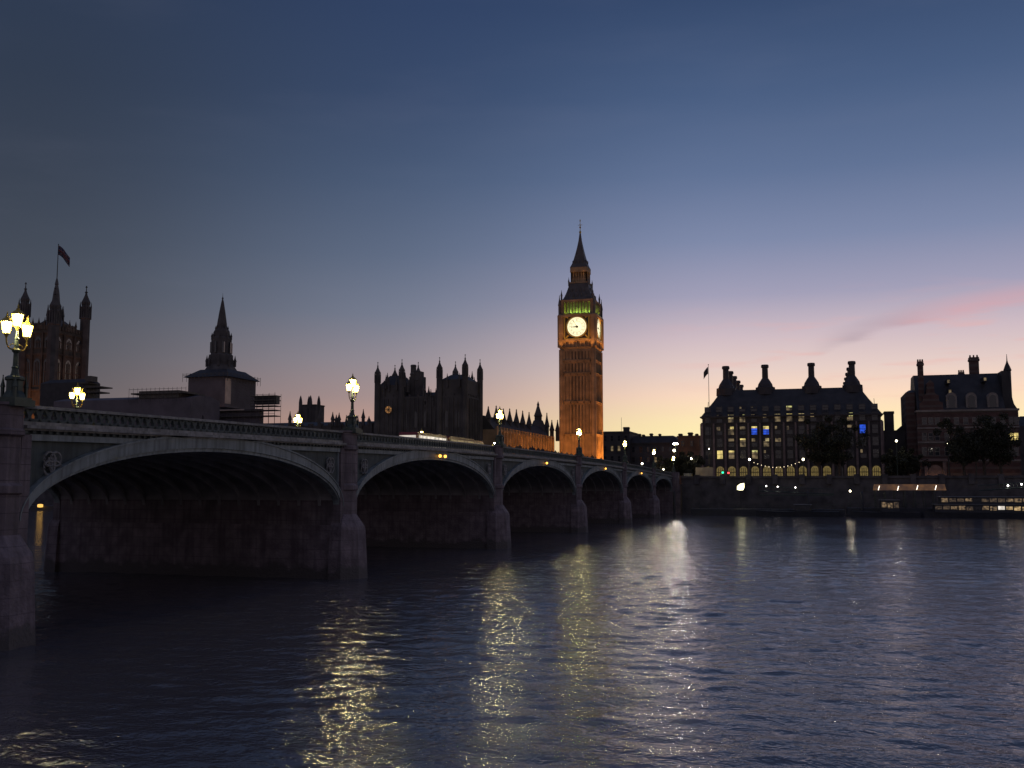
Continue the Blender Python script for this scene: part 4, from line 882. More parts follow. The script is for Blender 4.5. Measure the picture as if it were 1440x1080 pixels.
q_.lathe(NX-5, p_.y, [(3.2,zw),(2.8,zrd-.5),(1.7,zrd+2.4),(1.3,zrd+2.6),(1.3,zq-5.5),(1.55,zq-5.3),(1.0,zq-3.8),(.35,zq-1.6),(.5,zq-1.4),(.04,zq)], 8); q_.build('ventilation_turret', 'lime_dk', nr)
for k in range(9):
    y = ny0+6+k*(ny1-ny0-8)/8; light('range_uplight', 'POINT', (NX+3.6, y, G+.8), 3600 if k < 7 else 2600, OR, parent=nr, shadow_soft_size=.2)

# ------------------------------------------------------------------ far bank: embankment wall, office block, brick block
def win_box(mb, x0, x1, y, z0, z1, bars=1):
    t_ = .12; mb.box(x0,x0+t_,y-.12,y+.05,z0,z1); mb.box(x1-t_,x1,y-.12,y+.05,z0,z1); mb.box(x0+t_,x1-t_,y-.115,y+.05,z0,z0+t_); mb.box(x0+t_,x1-t_,y-.115,y+.05,z1-t_,z1)
    mb.box(x0+t_,x1-t_,y-.11,y+.04,(z0+z1)/2-.06,(z0+z1)/2+.06)
OY = 265.0; ox0, ox1 = at(988, 620, Y=OY).x, at(1240, 620, Y=OY).x; OD = 78
ob = thing('office_block', 'large dark office block with tall ridge chimneys, steep roof and many lit windows', 'office building', ((ox0+ox1)/2, OY+OD/2, G))
zev = at(990, 586, Y=OY).z; zrg = at(1100, 547, Y=OY+7).z; nC = 15; cw = (ox1-ox0)/nC
w = MB(); w.box(ox0, ox1, OY, OY+OD, G, zev-.4); w.box(ox0-.6, ox1+.6, OY-.6, OY+OD+.6, zev-.4, zev); w.box(ox0-.35, ox1+.35, OY-.35, OY+OD+.35, zev-2.1, zev-1.8)
w.build('wall', 'bronze', ob)
pr_ = MB()
for k in range(nC+1):
    x = ox0+k*cw; pr_.frus((x-.34,x+.34,OY-.85,OY), G, (x-.24,x+.24,OY-.5,OY), zev-2.1)
for k in range(21):
    y = OY+k*OD/20; 
    for q, sg in ((ox0,-1),(ox1,1)): pr_.box(min(q,q+sg*.6), max(q,q+sg*.6), y-.3, y+.3, G, zev-2.1)
pr_.build('stone_piers', 'sand', ob)
e0 = (ox0-.3, ox1+.3, OY-.3, OY+OD+.3); e1 = (ox0+2.9, ox1-2.9, OY+3.6, OY+OD-3.6); e2 = (ox0+5.2, ox1-5.2, OY+7, OY+OD-7)
zmd = (zev+zrg)/2+.4
rf = MB(); rf.frus(e0, zev, e1, zmd); rf.frus(e1, zmd, e2, zrg)
for k in range(nC*2): x = ox0+1.5+k*(ox1-ox0-3)/(nC*2-1); rf.add([(x-.06,OY-.32,zev),(x+.06,OY-.32,zev),(x+.06,OY+3.58,zmd+.06),(x-.06,OY+3.58,zmd+.06),(x-.06,OY-.2,zev),(x+.06,OY-.2,zev),(x+.06,OY+3.7,zmd-.02),(x-.06,OY+3.7,zmd-.02)], [(0,1,2,3),(4,7,6,5),(0,3,7,4),(1,5,6,2)])
rf.build('roof', 'slate', ob)
def stack(x, y, ztop_, zb_, s_=1.0):
    m_ = MB(); m_.lathe(x, y, [(3.0*s_,zb_-1.6),(2.9*s_,zb_+.6),(2.3*s_,zb_+.8),(2.1*s_,zb_+1.6),(1.6*s_,zb_+2.4),(1.15*s_,zb_+3.1),(.92*s_,zb_+3.4),(.88*s_,ztop_-1.0),(1.15*s_,ztop_-.85),(1.15*s_,ztop_-.25),(1.0*s_,ztop_)], 10); m_.build('chimney', 'bronze', ob)
cyy = OY+8
for px, py in ((1020.5, 515), (1075.5, 513), (1140.5, 510.5), (1197.5, 508)):
    p_ = at(px, py, Y=cyy); stack(p_.x, cyy, p_.z, zrg)
xa, xb = at(1020.5, 515, Y=cyy).x, at(1197.5, 508, Y=cyy).x; zst = at(1100, 512, Y=cyy).z
for k in range(1, 5):
    stack(xa, cyy+k*15.2, zst, zrg)
    if k < 5: stack(xb, cyy+k*15.2, zst, zrg)
# windows: rows from street level up; y=lit, b=blue screens, d=dim, .=dark
rows = [(640, '.y.d....d.........'), (622, 'dydyyyydd......'), (605, 'dyydyyydd...d..'), (588, 'ddyyyyyyyyd.dy.d'), (575, '..dddd.d.d..d..')]
pat = {638: 'y Yyd yd  .. ..d. .'.replace(' ', '')}
R5 = [(639, '.Yy.yd....d..d.'), (622, '..dydyd.d......'), (605, '.dydYYdd....dB.'), (588, '.dyyddyYyd..y..'), (574, '...dd..y.......')]
for py, pt in R5:
    zc_ = at(1100, py, Y=OY).z
    for k in range(nC):
        x0_, x1_ = ox0+k*cw+.75, ox0+(k+1)*cw-.75; z0, z1 = zc_-1.25, zc_+1.35; chh = pt[k]
        if py == 574: z0, z1 = zc_-.8, zc_+.75
        f_ = MB(); win_box(f_, x0_, x1_, OY, z0, z1); o = f_.build('window', 'bronze', ob)
        zm = (z0+z1)/2
        if chh == 'Y' and py == 639: MB().box(x0_+.12, x1_-.12, OY-.06, OY+.02, z0+.12, z1-.12).build('pane', 'win_y', o)
        elif chh in 'yY':
            zq = z0+(z1-z0)*random.choice((.5,.55,.62,.7,.74,.78)); rx_ = random.choice((0,0,0,.5,.9)); MB().box(x0_+.12+rx_, x1_-.12, OY-.06, OY+.02, zq+.02, z1-.12).build('upper_pane', 'win_y' if chh == 'Y' else random.choice(('win_y','win_y2','win_y2','win_y3')), o); MB().box(x0_+.12, x1_-.12, OY-.055, OY+.02, z0+.12, zq).build('lower_pane', 'win_b' if (py == 605 and k in (4, 5)) else 'win_d', o)
        elif chh == 'B': MB().box(x0_+.12, x1_-.12, OY-.06, OY+.02, z0+.12, z1-.12).build('pane', 'win_b', o)
        elif chh == 'd':
            MB().box(x0_+.12, x1_-.12-random.choice((0,0,.6,1.0)), OY-.06, OY+.02, zm+random.uniform(.1,.5), z1-.12).build('upper_pane', 'win_d', o); MB().box(x0_+.12, x1_-.12, OY-.06, OY+.02, z0+.12, zm-.06).build('lower_pane', 'glass', o)
        else: MB().box(x0_+.12, x1_-.12, OY-.06, OY+.02, z0+.12, z1-.12).build('pane', 'glass', o)
zg0, zg1 = at(1100, 669, Y=OY).z, at(1100, 655.5, Y=OY).z
for k in range(nC):                                     # shop fronts in the ground arcade
    x0_, x1_ = ox0+k*cw+.6, ox0+(k+1)*cw-.6
    f_ = MB(); f_.poly(arch_pts(x0_, x1_, zg0-3, zg1, False), 'y', OY-.1, OY+.02); o = f_.build('shop_front', 'shop' if k < 11 or k > 11 else 'glass', ob)
    g = MB()
    for u in (.25, .5, .75): g.box(x0_+(x1_-x0_)*u-.07, x0_+(x1_-x0_)*u+.07, OY-.2, OY-.1, zg0-3, zg1-.5)
    g.box(x0_, x1_, OY-.19, OY-.1, zg0+.9, zg0+1.1); g.build('glazing_bars', 'bronze', o)

NY = 265.0; bx0, bx1 = at(1290, 600, Y=NY).x, at(1433, 600, Y=NY).x
bb = thing('brick_block', 'dark striped brick and stone block with arched dormers and tall chimneys at right', 'building', ((bx0+bx1)/2, NY+12, G))
zev = at(1300, 578, Y=NY).z; zrg = at(1360, 526, Y=NY+9).z
w = MB(); w.box(bx0, bx1, NY, NY+26, G, zev); w.box(at(1275,600,Y=NY+4).x, bx0, NY+4, NY+22, G, at(1280, 552, Y=NY+4).z)
w.build('wall', 'brick', bb)
tr_ = MB(); tr_.box(bx0-.25, bx1+.25, NY-.35, NY+26.3, zev-.3, zev+.25)
for py in (602, 622, 648): z = at(1300, py, Y=NY).z; tr_.box(bx0-.1, bx1+.1, NY-.2, NY, z-.22, z+.22)
tr_.build('string_courses', 'pst', bb)
rf = MB(); rf.poly([(NY-.2,zev+.25),(NY+9,zrg),(NY+17,zrg),(NY+26.2,zev+.25)], 'x', bx0+.2, bx1-3.2)
n = 10; zc_ = zev+.25                                    # bell-shaped right-hand end
vs_r = [(bx1+.3-2.2*t**.5 if t else bx1+.3, zc_+(zrg-zc_)*t) for t in [k/8 for k in range(9)]]
rf.poly([(bx1-3.3,zc_)]+vs_r+[(bx1-3.3,zrg)], 'y', NY+2.5, NY+22)
rf.frus((at(1275,600,Y=NY+4).x,bx0,NY+4,NY+22), at(1280,552,Y=NY+4).z, (bx0-1.2,bx0,NY+8,NY+18), at(1285,547,Y=NY+4).z); rf.build('roof', 'slate', bb)
def bstack(px0, px1, pyt, y):
    a, b = at(px0, pyt, Y=y), at(px1, pyt, Y=y); m_ = MB(); zt2 = a.z
    m_.box(a.x+.2, b.x-.2, y-1, y+1.2, zev, zt2-1.2); m_.box(a.x, b.x, y-1.2, y+1.4, zt2-1.5, zt2-.9); m_.box(a.x+.12, b.x-.12, y-1.1, y+1.3, zt2-.9, zt2-.4)
    for k in range(3): u = a.x+(b.x-a.x)*(k+.5)/3; m_.lathe(u, y, [(.26,zt2-.4),(.2,zt2+.3)], 8)
    m_.build('chimney', 'brick', bb)
bstack(1289, 1298.5, 507, NY+3); bstack(1361.5, 1376.5, 501, NY+10); bstack(1347, 1356, 522, NY+12)
tp = at(1415.5, 498, Y=NY+5); zq = at(1416, 517, Y=NY+5).z
MB().lathe(tp.x, NY+5, [(.9,zev+3),(.9,zq-1.0),(1.1,zq-.8),(.75,zq+.2),(.3,zq+1.3),(.14,zq+2),(.05,tp.z)], 8).build('roof_turret', 'slate', bb)
mg = MB(); gx = at(1309, 560, Y=NY).x; gz = at(1309, 534, Y=NY).z; mg.poly([(gx-3.0,zev),(gx+3.0,zev),(gx+3.0,zev+2.2),(gx+2.1,zev+2.6),(gx+2.0,zev+4.2),(gx+1.0,zev+4.9),(gx+.9,gz-1),(gx,gz),(gx-.9,gz-1),(gx-1.0,zev+4.9),(gx-2.0,zev+4.2),(gx-2.1,zev+2.6),(gx-3.0,zev+2.2)], 'y', NY-.25, NY+4); mg.build('gable', 'brick', bb)
for px in (1338, 1366, 1396):
    c_ = at(px, 562, Y=NY+.4); d_ = MB(); d_.poly(arch_pts(c_.x-1.35, c_.x+1.35, zev+.25, c_.z+2.0, False), 'y', NY+.2, NY+5); o = d_.build('dormer', 'pst', bb)
    MB().poly(arch_pts(c_.x-.8, c_.x+.8, zev+.7, c_.z+1.3, False), 'y', NY+.12, NY+.22).build('pane', 'glass', o)
for px, py in ((1333, 537), (1335, 551), (1384, 534)):
    c_ = at(px, py, Y=NY+4); o = MB().box(c_.x-.5, c_.x+.5, NY+2.4, NY+8, c_.z-.6, c_.z+.6).build('roof_light', 'slate', bb); MB().box(c_.x-.3,c_.x+.3,NY+2.33,NY+2.41,c_.z-.4,c_.z+.4).build('pane', 'win_d', o)
for py, hh_ in ((592, 2.0), (614, 2.2), (635, 2.4)):
    for px in (1300, 1309, 1318, 1332, 1345, 1358, 1371, 1384, 1397, 1410, 1422, 1429):
        c_ = at(px, py, Y=NY); lit = (py == 614 and px > 1415)
        f_ = MB(); win_box(f_, c_.x-.65, c_.x+.65, NY, c_.z-hh_/2, c_.z+hh_/2); o = f_.build('window', 'pst', bb)
        MB().box(c_.x-.53, c_.x+.53, NY-.06, NY+.02, c_.z-hh_/2+.12, c_.z+hh_/2-.12).build('pane', 'win_y' if lit else 'glass', o)
c_ = at(1315, 660, Y=NY); f_ = MB(); f_.poly(arch_pts(c_.x-1.8, c_.x+1.8, G, c_.z+1.2, False), 'y', NY-.9, NY-.21); f_.box(c_.x-2.8, c_.x-1.9, NY-1.2, NY-.2, G, c_.z+2.2); f_.box(c_.x+1.9, c_.x+2.8, NY-1.2, NY-.2, G, c_.z+2.2); f_.box(c_.x-3.1, c_.x+3.1, NY-1.3, NY-.2, c_.z+2.2, c_.z+2.9); f_.build('doorway', 'sand', bb)
for px, e_ in ((1305, 90), (1325, 90), (1420, 60), (1350, 30)):
    q = at(px, 662, Y=NY-2.5); light('entrance_light', 'POINT', (q.x, NY-2.5, G+.8), e_, (1,.55,.25), parent=bb, shadow_soft_size=.15)

lk = thing('link_building', 'low dark block with one broad chimney between office block and brick block', 'building', (56, 282, G))
a, b = at(1238, 600, Y=275).x, at(1292, 600, Y=275).x; z1 = at(1260, 605, Y=275).z; ca0, ca1 = at(1244, 580, Y=275).x, at(1257, 580, Y=275).x
MB().box(a,b,275,290,G,z1).build('wall', 'dstone', lk); MB().poly([(a,z1),(a+4.4,z1),(b-1.5,z1+3.8),(b,z1+3.8),(b,z1)],'y',275.2,290).build('roof','slate',lk)
MB().box(ca0,ca1,276,279,z1,at(1250,578,Y=275).z).box(ca0-.15,ca1+.15,275.8,279.2,at(1250,580,Y=275).z-.3,at(1250,578,Y=275).z-.05).build('chimney','dstone',lk)
eb = thing('end_building', 'lower dark building at the right edge beside the brick block', 'building', (100, 278, G))
zq = at(1436, 599, Y=268).z; MB().box(bx1+.4, bx1+26, 268, 288, G, zq).build('wall', 'dstone', eb); MB().frus((bx1+.4,bx1+26,268,288), zq, (bx1+2,bx1+24,274,282), zq+3).build('roof', 'slate', eb)

# government offices between tower and office block
def gov(lab, pxa, pxb, py, Y, dep, mans, wrow=None, chim=()):
    a, b = at(pxa, py, Y=Y), at(pxb, py, Y=Y); z = a.z
    t = thing('government_building', lab, 'building', ((a.x+b.x)/2, Y+dep/2, G))
    ze = z-3.2 if mans else z-.5
    m_ = MB(); m_.box(a.x, b.x, Y, Y+dep, G, ze); m_.box(a.x-.3, b.x+.3, Y-.3, Y+dep+.3, ze, ze+.5); m_.build('wall', 'dstone', t)
    if mans: MB().frus((a.x,b.x,Y,Y+dep), ze+.5, (a.x+1.2,b.x-3.5,Y+2.5,Y+dep-2.5), z).build('roof', 'slate', t)
    else: MB().box(a.x+.8, b.x-.8, Y+.8, Y+dep-.8, ze+.5, z+.1).build('roof', 'slate', t)
    for px, w_, dz_ in chim:
        q = at(px, py, Y=Y+3); MB().box(q.x-w_/2, q.x+w_/2, Y+2, Y+4, ze, z+dz_).box(q.x-w_/2-.15, q.x+w_/2+.15, Y+1.85, Y+4.15, z+dz_-.6, z+dz_-.2).build('chimney', 'dstone', t)
    n = max(3, int((b.x-a.x)/2.6))
    for r_ in range(4):
        zz_ = ze-2.2-r_*4.0
        for k in range(n):
            x = a.x+(k+.5)*(b.x-a.x)/n; lit = wrow and r_ == wrow[0] and wrow[1] <= k/n <= wrow[2]
            f_ = MB(); win_box(f_, x-.6, x+.6, Y, zz_-1.1, zz_+1.1); o = f_.build('window', 'dstone', t); MB().box(x-.48,x+.48,Y-.06,Y+.02,zz_-.98,zz_+.98).build('pane', 'win_d' if lit else 'glass', o)
    return t
gov('dark flat-roofed stone building immediately right of the clock tower', 846, 885, 607, 360, 25, False, (1, .2, .6), ((881, 2.2, 1.8),))
gov('long dark stone building with a rounded mansard roof right of the clock tower', 885.5, 958, 613, 362, 30, True, (1, .3, .55), ((916, 1.0, 1.0), (905, .8, .6), (900, .6, .9), (928, .7, .8)))
gov('dark block with small chimneys left of the large office block', 953, 992, 613, 325, 25, False, None, ((957, 1.2, .9), (971, 1.5, 1.3), (980, .8, .8)))
for px, top, base, lab in ((874, 587, 610, 'thin mast on the roof of the flat-roofed building'),):
    a_ = at(px, base, Y=368); MB().tube([(a_.x,368,a_.z),(a_.x,368,at(px,top,Y=368).z)], .06, 4).build('roof_mast','black'); tag(bpy.data.objects['roof_mast'], lab, 'mast')

ew = thing('embankment_wall', 'long dark granite river wall under the office block along the far bank', 'wall', (110, 217, 0))
m_ = MB(); m_.poly([(217.0,-3),(216.4,-3),(217.2,8.6),(219,8.6),(219,-3)], 'x', 2.2, 420); m_.box(2.2, 420, 216.9, 218.2, 8.6, 9.15); m_.build('wall_face', 'wall', ew)
m_ = MB()
for k in range(40): x = 6+k*6.2; m_.box(x-.6, x+.6, 216.5, 218.4, 7.2, 9.5)
m_.build('wall_piers', 'wall', ew)

# trees on the embankment
def tree(lab, x, y, h, rw, seed, grp='plane trees along the embankment'):
    r_ = random.Random(seed); t = thing('plane_tree', lab, 'tree', (x, y, G), grp); tk = MB(); tips = []
    tk.tube([(x,y,G-.2),(x+.1,y,G+h*.2),(x-.1,y+.1,G+h*.4),(x,y,G+h*.75)], [.45,.36,.28,.1], 8)
    for k in range(11):
        a = r_.uniform(0,2*PI); z = G+h*r_.uniform(.22,.6); L_ = rw*r_.uniform(.55,1.0); e = (x+L_*math.cos(a), y+L_*math.sin(a), z+h*r_.uniform(.12,.34)); m2 = (x+.5*L_*math.cos(a+.2), y+.5*L_*math.sin(a+.2), z+h*.1)
        tk.tube([(x,y,z), m2, e], [.17,.1,.04], 5); tips += [e, m2]
    tk.build('trunk', 'bark', t)
    cl = [(x+r_.gauss(0,.42)*rw, y+r_.gauss(0,.42)*rw, G+h*r_.uniform(.34,.9)) for _ in range(16)]+tips
    vs = []; fs = []
    for c_ in cl:
        q = max(.35, 1-abs((c_[2]-G)/h-.58)*1.3); rr_ = rw*.30*q*r_.uniform(.7,1.25)
        for _ in range(150):
            d = Vector((r_.gauss(0,1), r_.gauss(0,1), r_.gauss(0,.8))); d = d.normalized()*rr_*r_.random()**.45
            p_ = Vector(c_)+d; u = Vector((r_.gauss(0,1),r_.gauss(0,1),r_.gauss(0,1))).normalized(); v = u.cross(Vector((r_.gauss(0,1),r_.gauss(0,1),r_.gauss(0,1)))).normalized(); s_ = r_.uniform(.13,.27)
            o = len(vs); vs += [tuple(p_+u*s_*1.3), tuple(p_+v*s_*.8), tuple(p_-u*s_*1.3), tuple(p_-v*s_*.8)]; fs.append((o,o+1,o+2,o+3))
    mb = MB(); mb.v = vs; mb.f = fs; mb.build('crown', 'leaf', t)
tspec = [(1150, 582, 6.2, 'dense dark plane tree covering the office block windows, left one of a pair'), (1178, 578, 6.0, 'dense dark plane tree covering the office block windows, right one of a pair'), (1352, 583, 5.6, 'dark plane tree before the brick block, just right of its doorway'), (1380, 572, 6.4, 'tallest dark plane tree in front of the brick block'),
         (1404, 588, 5.2, 'dark plane tree before the right end of the brick block'), (1262, 628, 4.6, 'small dark tree in the gap between office block and brick block'), (966, 632, 4.2, 'small dark tree at the bridge end left of the office block'), (940, 638, 4.0, 'small dark bushy tree at the bridge end under the long mansard building'), (1276, 625, 3.6, 'dark tree against the left corner of the brick block')]
for k, (px, py, rw, lab) in enumerate(tspec):
    p_ = at(px, py, Y=243); tree(lab, p_.x, 243, p_.z-G, rw, 20+k)

# street lamps on the far bank
def street_lamp(lab, px, py, Y, m_='slamp', r=.33, grp='globe lamps on the far bank'):
    p_ = at(px, py, Y=Y); t = thing('street_lamp', lab, 'street lamp', (p_.x, Y, G), grp)
    MB().lathe(p_.x, Y, [(.3,G),(.3,G+.5),(.14,G+.8),(.08,p_.z-r-.3),(.16,p_.z-r-.1),(.1,p_.z-r)], 8).build('post', 'iron', t)
    MB().lathe(p_.x, Y, [(r*.4,p_.z-r*.95),(r*.9,p_.z-r*.45),(r,p_.z),(r*.85,p_.z+r*.5),(r*.3,p_.z+r*.95)], 8).build('globe', m_, t); k_ = r*.30; MB().lathe(p_.x, Y, [(k_*.4,p_.z-k_),(k_,p_.z-k_*.4),(k_,p_.z+k_*.4),(k_*.4,p_.z+k_)], 6).build('filament', 'sfil', t); return t
for lab, px, py, Y, r in (('white globe lamp in front of the office block, left support of the festoon lights', 1054, 646, 226, .36), ('white globe lamp in front of the office block, right support of the festoon lights', 1129.5, 646, 226, .38), ('white globe lamp in the gap beside the brick block', 1260.5, 620, 240, .36),
     ('white globe lamp by the bridge end, right of the dark chimneyed block', 972, 645, 240, .36), ('small globe lamp right of the bridge end beside the office block corner', 983, 650, 250, .22), ('tall globe lamp behind the bridge end, under the floodlight', 948, 633.5, 262, .5), ('pale globe lamp just behind the parapet before the sixth pier lamp', 903, 652, 240, .36), ('low globe lamp behind the parapet near the last bridge lamp', 933, 660, 240, .26),
     ('tiny globe lamp against the lower left of the office block', 997, 631, 255, .2), ('dim globe lamp among the trees of the brick block, left one', 1333, 624, 246, .22), ('dim globe lamp among the trees of the brick block, right one', 1371, 618, 246, .2)):
    street_lamp(lab, px, py, Y, r=r*.8)
p_ = at(950, 625, Y=262); fl = thing('floodlight_mast', 'tall mast with a bright white floodlight behind the bridge end', 'floodlight', (p_.x, 262, G))
MB().tube([(p_.x,262,G),(p_.x,262,p_.z)], .12, 6).box(p_.x-.7,p_.x+.7,261.7,262,p_.z-.05,p_.z+.4).build('mast', 'iron', fl); MB().box(p_.x-.6,p_.x+.6,261.6,261.69,p_.z,p_.z+.34).build('lamp_head', 'flood', fl)
# festoon string and handrail lights
a_, b_ = at(1055, 648, Y=225.5), at(1129, 648, Y=225.5); ft = thing('festoon_lights', 'sagging string of small warm bulbs between two white globe lamps', 'string lights', tuple((a_+b_)/2))
pts = [(a_.x+(b_.x-a_.x)*k/14, 225.5, a_.z-1.6*math.sin(PI*k/14)) for k in range(15)]; MB().tube(pts, .03, 4).build('cable', 'black', ft)
for p_ in pts[1:-1]: MB().lathe(p_[0], p_[1], [(.03,p_[2]-.2),(.09,p_[2]-.12),(.05,p_[2])], 6).build('bulb', 'bulb', ft)
# signals
for px, py, m_, lab in ((1016.5, 664.5, 'tgreen', 'traffic light showing green at the far bridge end'), (1024.5, 665, 'tred', 'traffic light showing red beside the green one')):
    p_ = at(px, py, Y=226); t = thing('traffic_light', lab, 'traffic light', (p_.x, 226, G)); zz_ = p_.z
    MB().tube([(p_.x,226,G),(p_.x,226,zz_-.6)], .07, 6).box(p_.x-.22,p_.x+.22,225.9,226.2,zz_-.9,zz_+.5).build('signal_head', 'black', t); MB().lathe(p_.x, 225.8, [(.2,zz_-.2),(.28,zz_),(.2,zz_+.2)], 8).build('lit_lens', m_, t)

# ------------------------------------------------------------------ vehicles
def bus(lab, x, y, z, lit='win_w', double=True, length=10.8, paint='red', grp='buses crossing the bridge'):
    t = thing('double_decker_bus' if double else 'single_deck_bus', lab, 'bus', (x, y, z), grp); hw = 1.25; H_ = 4.35 if double else 3.45; y0, y1 = y-length/2, y+length/2
    prof = [(y0+.05,z+.35),(y1-.05,z+.35),(y1,z+1.2),(y1-.1,z+H_-.35),(y1-.45,z+H_),(y0+.45,z+H_),(y0+.08,z+H_-.35),(y0,z+1.2)]
    MB().poly(prof, 'x', x-hw, x+hw).build('body', paint, t)
    decks = [(z+1.15, z+2.0)]+([(z+2.75, z+3.75)] if double else [])
    if not double: decks = [(z+1.5, z+3.05)]
    for z0, z1 in decks:
        n = 7
        for sx in (-1, 1):
            for k in range(n):
                a = y0+.5+k*(length-1)/n; xa_, xb_ = sorted((x+sx*hw, x+sx*(hw+.02))); MB().box(xa_, xb_, a+.06, a+(length-1)/n-.06, z0, z1).build('window', lit, t)
        for q, sg in ((y0,-1),(y1,1)): ya, yb_ = sorted((q+sg*.0, q+sg*.03)); MB().box(x-hw+.15, x+hw-.15, ya, yb_, z0, z1).build('end_window', lit, t)
    for sx in (-1, 1):
        for yy in (y0+2.2, y1-2.6):
            m_ = MB(); n = 16; xa_, xb_ = sorted((x+sx*(hw-.3), x+sx*(hw+.01))); m_.poly([(yy+.48*math.cos(2*PI*k/n), z+.48+.48*math.sin(2*PI*k/n)) for k in range(n)], 'x', xa_, xb_); m_.build('wheel', 'black', t)
        MB().box(x+sx*.85-.15, x+sx*.85+.15, y0-.04, y0, z+.7, z+.95).build('tail_lamp', 'rlit', t); MB().box(x+sx*.85-.18, x+sx*.85+.18, y1, y1+.04, z+.6, z+.85).build('headlamp', 'head', t)
    return t
bus('red bus with the brightest lit windows, left one of those on the bridge', -14, at(596, 605, X=-14).y, zt(83)-1.32, 'win_w', False)
bus('dimly lit bus on the bridge just right of the brightest bus', -14, at(617, 608, X=-14).y+6, zt(92)-1.32, 'win_d', False)
bus('dim bus on the bridge before the right side of the turreted riverside block', -15, at(653, 612, X=-15).y, zt(103)-1.32, 'win_d', False)
def car(lab, x, y, z, paint, van=False):
    t = thing('van' if van else 'car', lab, 'van' if van else 'car', (x, y, z), 'vehicles at the far bridge end'); L_ = 4.9 if van else 4.2; hw = .9; y0 = y-L_/2; h_ = 2.1 if van else 1.42
    pr = [(0,.3),(L_,.3),(L_,.8),(L_*.86,1.0),(L_*.72,h_-.05),(L_*.2 if not van else .1,h_),(.05,.95)]
    MB().poly([(y0+u, z+v) for u, v in pr][::1], 'x', x-hw, x+hw).build('body', paint, t)
    for sx in (-1, 1):
        for u in (.8, L_-.85):
            m_ = MB(); xa_, xb_ = sorted((x+sx*(hw-.2), x+sx*(hw+.02))); m_.poly([(y0+u+.32*math.cos(2*PI*k/14), z+.32+.32*math.sin(2*PI*k/14)) for k in range(14)], 'x', xa_, xb_); m_.build('wheel', 'black', t)
        xa_, xb_ = sorted((x+sx*hw, x+sx*(hw+.015))); MB().poly([(y0+L_*.25,z+1.0),(y0+L_*.8,z+1.0),(y0+L_*.7,z+h_-.18),(y0+L_*.27,z+h_-.18)], 'x', xa_, xb_).build('side_window', 'glass', t)
        MB().box(x+sx*.6-.16, x+sx*.6+.16, y0-.03, y0+.02, z+.6, z+.82).build('headlamp', 'head', t)
car('white van with bright headlamps coming off the far bridge end', at(968, 662, Y=228).x, 228, 7.4+.5, 'white', True)
car('dark car with headlamps lit behind the white van at the far bridge end', at(975, 666, Y=236).x, 236, 6.53, 'hull')
hd = thing('site_hoarding', 'low pale hoarding panels between the bridge end and the office block', 'hoarding', (2, 222, G))
a_, b_ = at(978, 664, Y=222), at(1003, 664, Y=222); MB().box(a_.x,b_.x,222,222.15,G,a_.z+1.2).build('panels','pst',hd)

# ------------------------------------------------------------------ pedestrians along the parapet
def person_mesh(name, seed):
    r_ = random.Random(seed); st = r_.uniform(.1,.3)
    J = [(0,0,.95),(0,0,1.2),(0,0.02,1.42),(0,.02,1.52),(0,.04,1.66),(-.18,.02,1.4),(-.24,.03,1.15),(-.22,.12,.92),(.18,.02,1.4),(.24,-.02,1.15),(.22,.08,.92),(-.1,0,.9),(-.1,st*.5,.5),(-.1,st,.06),(.1,0,.9),(.1,-st*.3,.5),(.1,-st,.07),(-.1,st+.13,.03),(.1,-st+.13,.03)]
    Rr = [.15,.16,.15,.06,.10,.07,.055,.04,.07,.055,.04,.1,.075,.05,.1,.075,.05,.04,.04]
    E_ = [(0,1),(1,2),(2,3),(3,4),(2,5),(5,6),(6,7),(2,8),(8,9),(9,10),(0,11),(11,12),(12,13),(0,14),(14,15),(15,16),(13,17),(16,18)]
    me = bpy.data.meshes.new(name); me.from_pydata(J, E_, []); o = bpy.data.objects.new(name, me); COL.objects.link(o)
    o.modifiers.new('skin', 'SKIN'); o.modifiers.new('sub', 'SUBSURF').levels = 1
    if not me.skin_vertices: 
        bm = bmesh.new(); bm.from_mesh(me); bm.verts.layers.skin.verify(); bm.to_mesh(me); bm.free()
    for v, q in zip(me.skin_vertices[0].data, Rr): v.radius = (q, q*.75 if q > .12 else q)
    me.skin_vertices[0].data[0].use_root = True
    dg_ = bpy.context.evaluated_depsgraph_get(); m2 = bpy.data.meshes.new_from_object(o.evaluated_get(dg_)); bpy.data.objects.remove(o)
    m2.materials.clear(); m2.materials.append(M['cloth']); m2.polygons.foreach_set('use_smooth', [True]*len(m2.polygons)); return m2
pms = [person_mesh('person', k) for k in range(4)]
pxs = [704, 711, 716, 719, 727, 731, 736, 740, 746, 749, 751, 757, 763, 768, 771, 776, 781, 785, 790, 797, 803, 820, 826, 833, 838, 845]
for k, px in enumerate(pxs):
    X_ = -random.uniform(.9, 2.6); p_ = at(px, 630, X=X_); o = bpy.data.objects.new('person', pms[k % 4]); COL.objects.link(o)
    o.location = (X_, p_.y, zt(p_.y)-1.18); o.rotation_euler = (0, 0, random.choice((0, PI))+random.uniform(-.5,.5)); s_ = random.uniform(.97,1.1); o.scale = (s_, s_, s_)
    tag(o, 'dark pedestrian silhouetted above the bridge parapet before the floodlit range and clock tower', 'person', 'pedestrians on the bridge pavement')

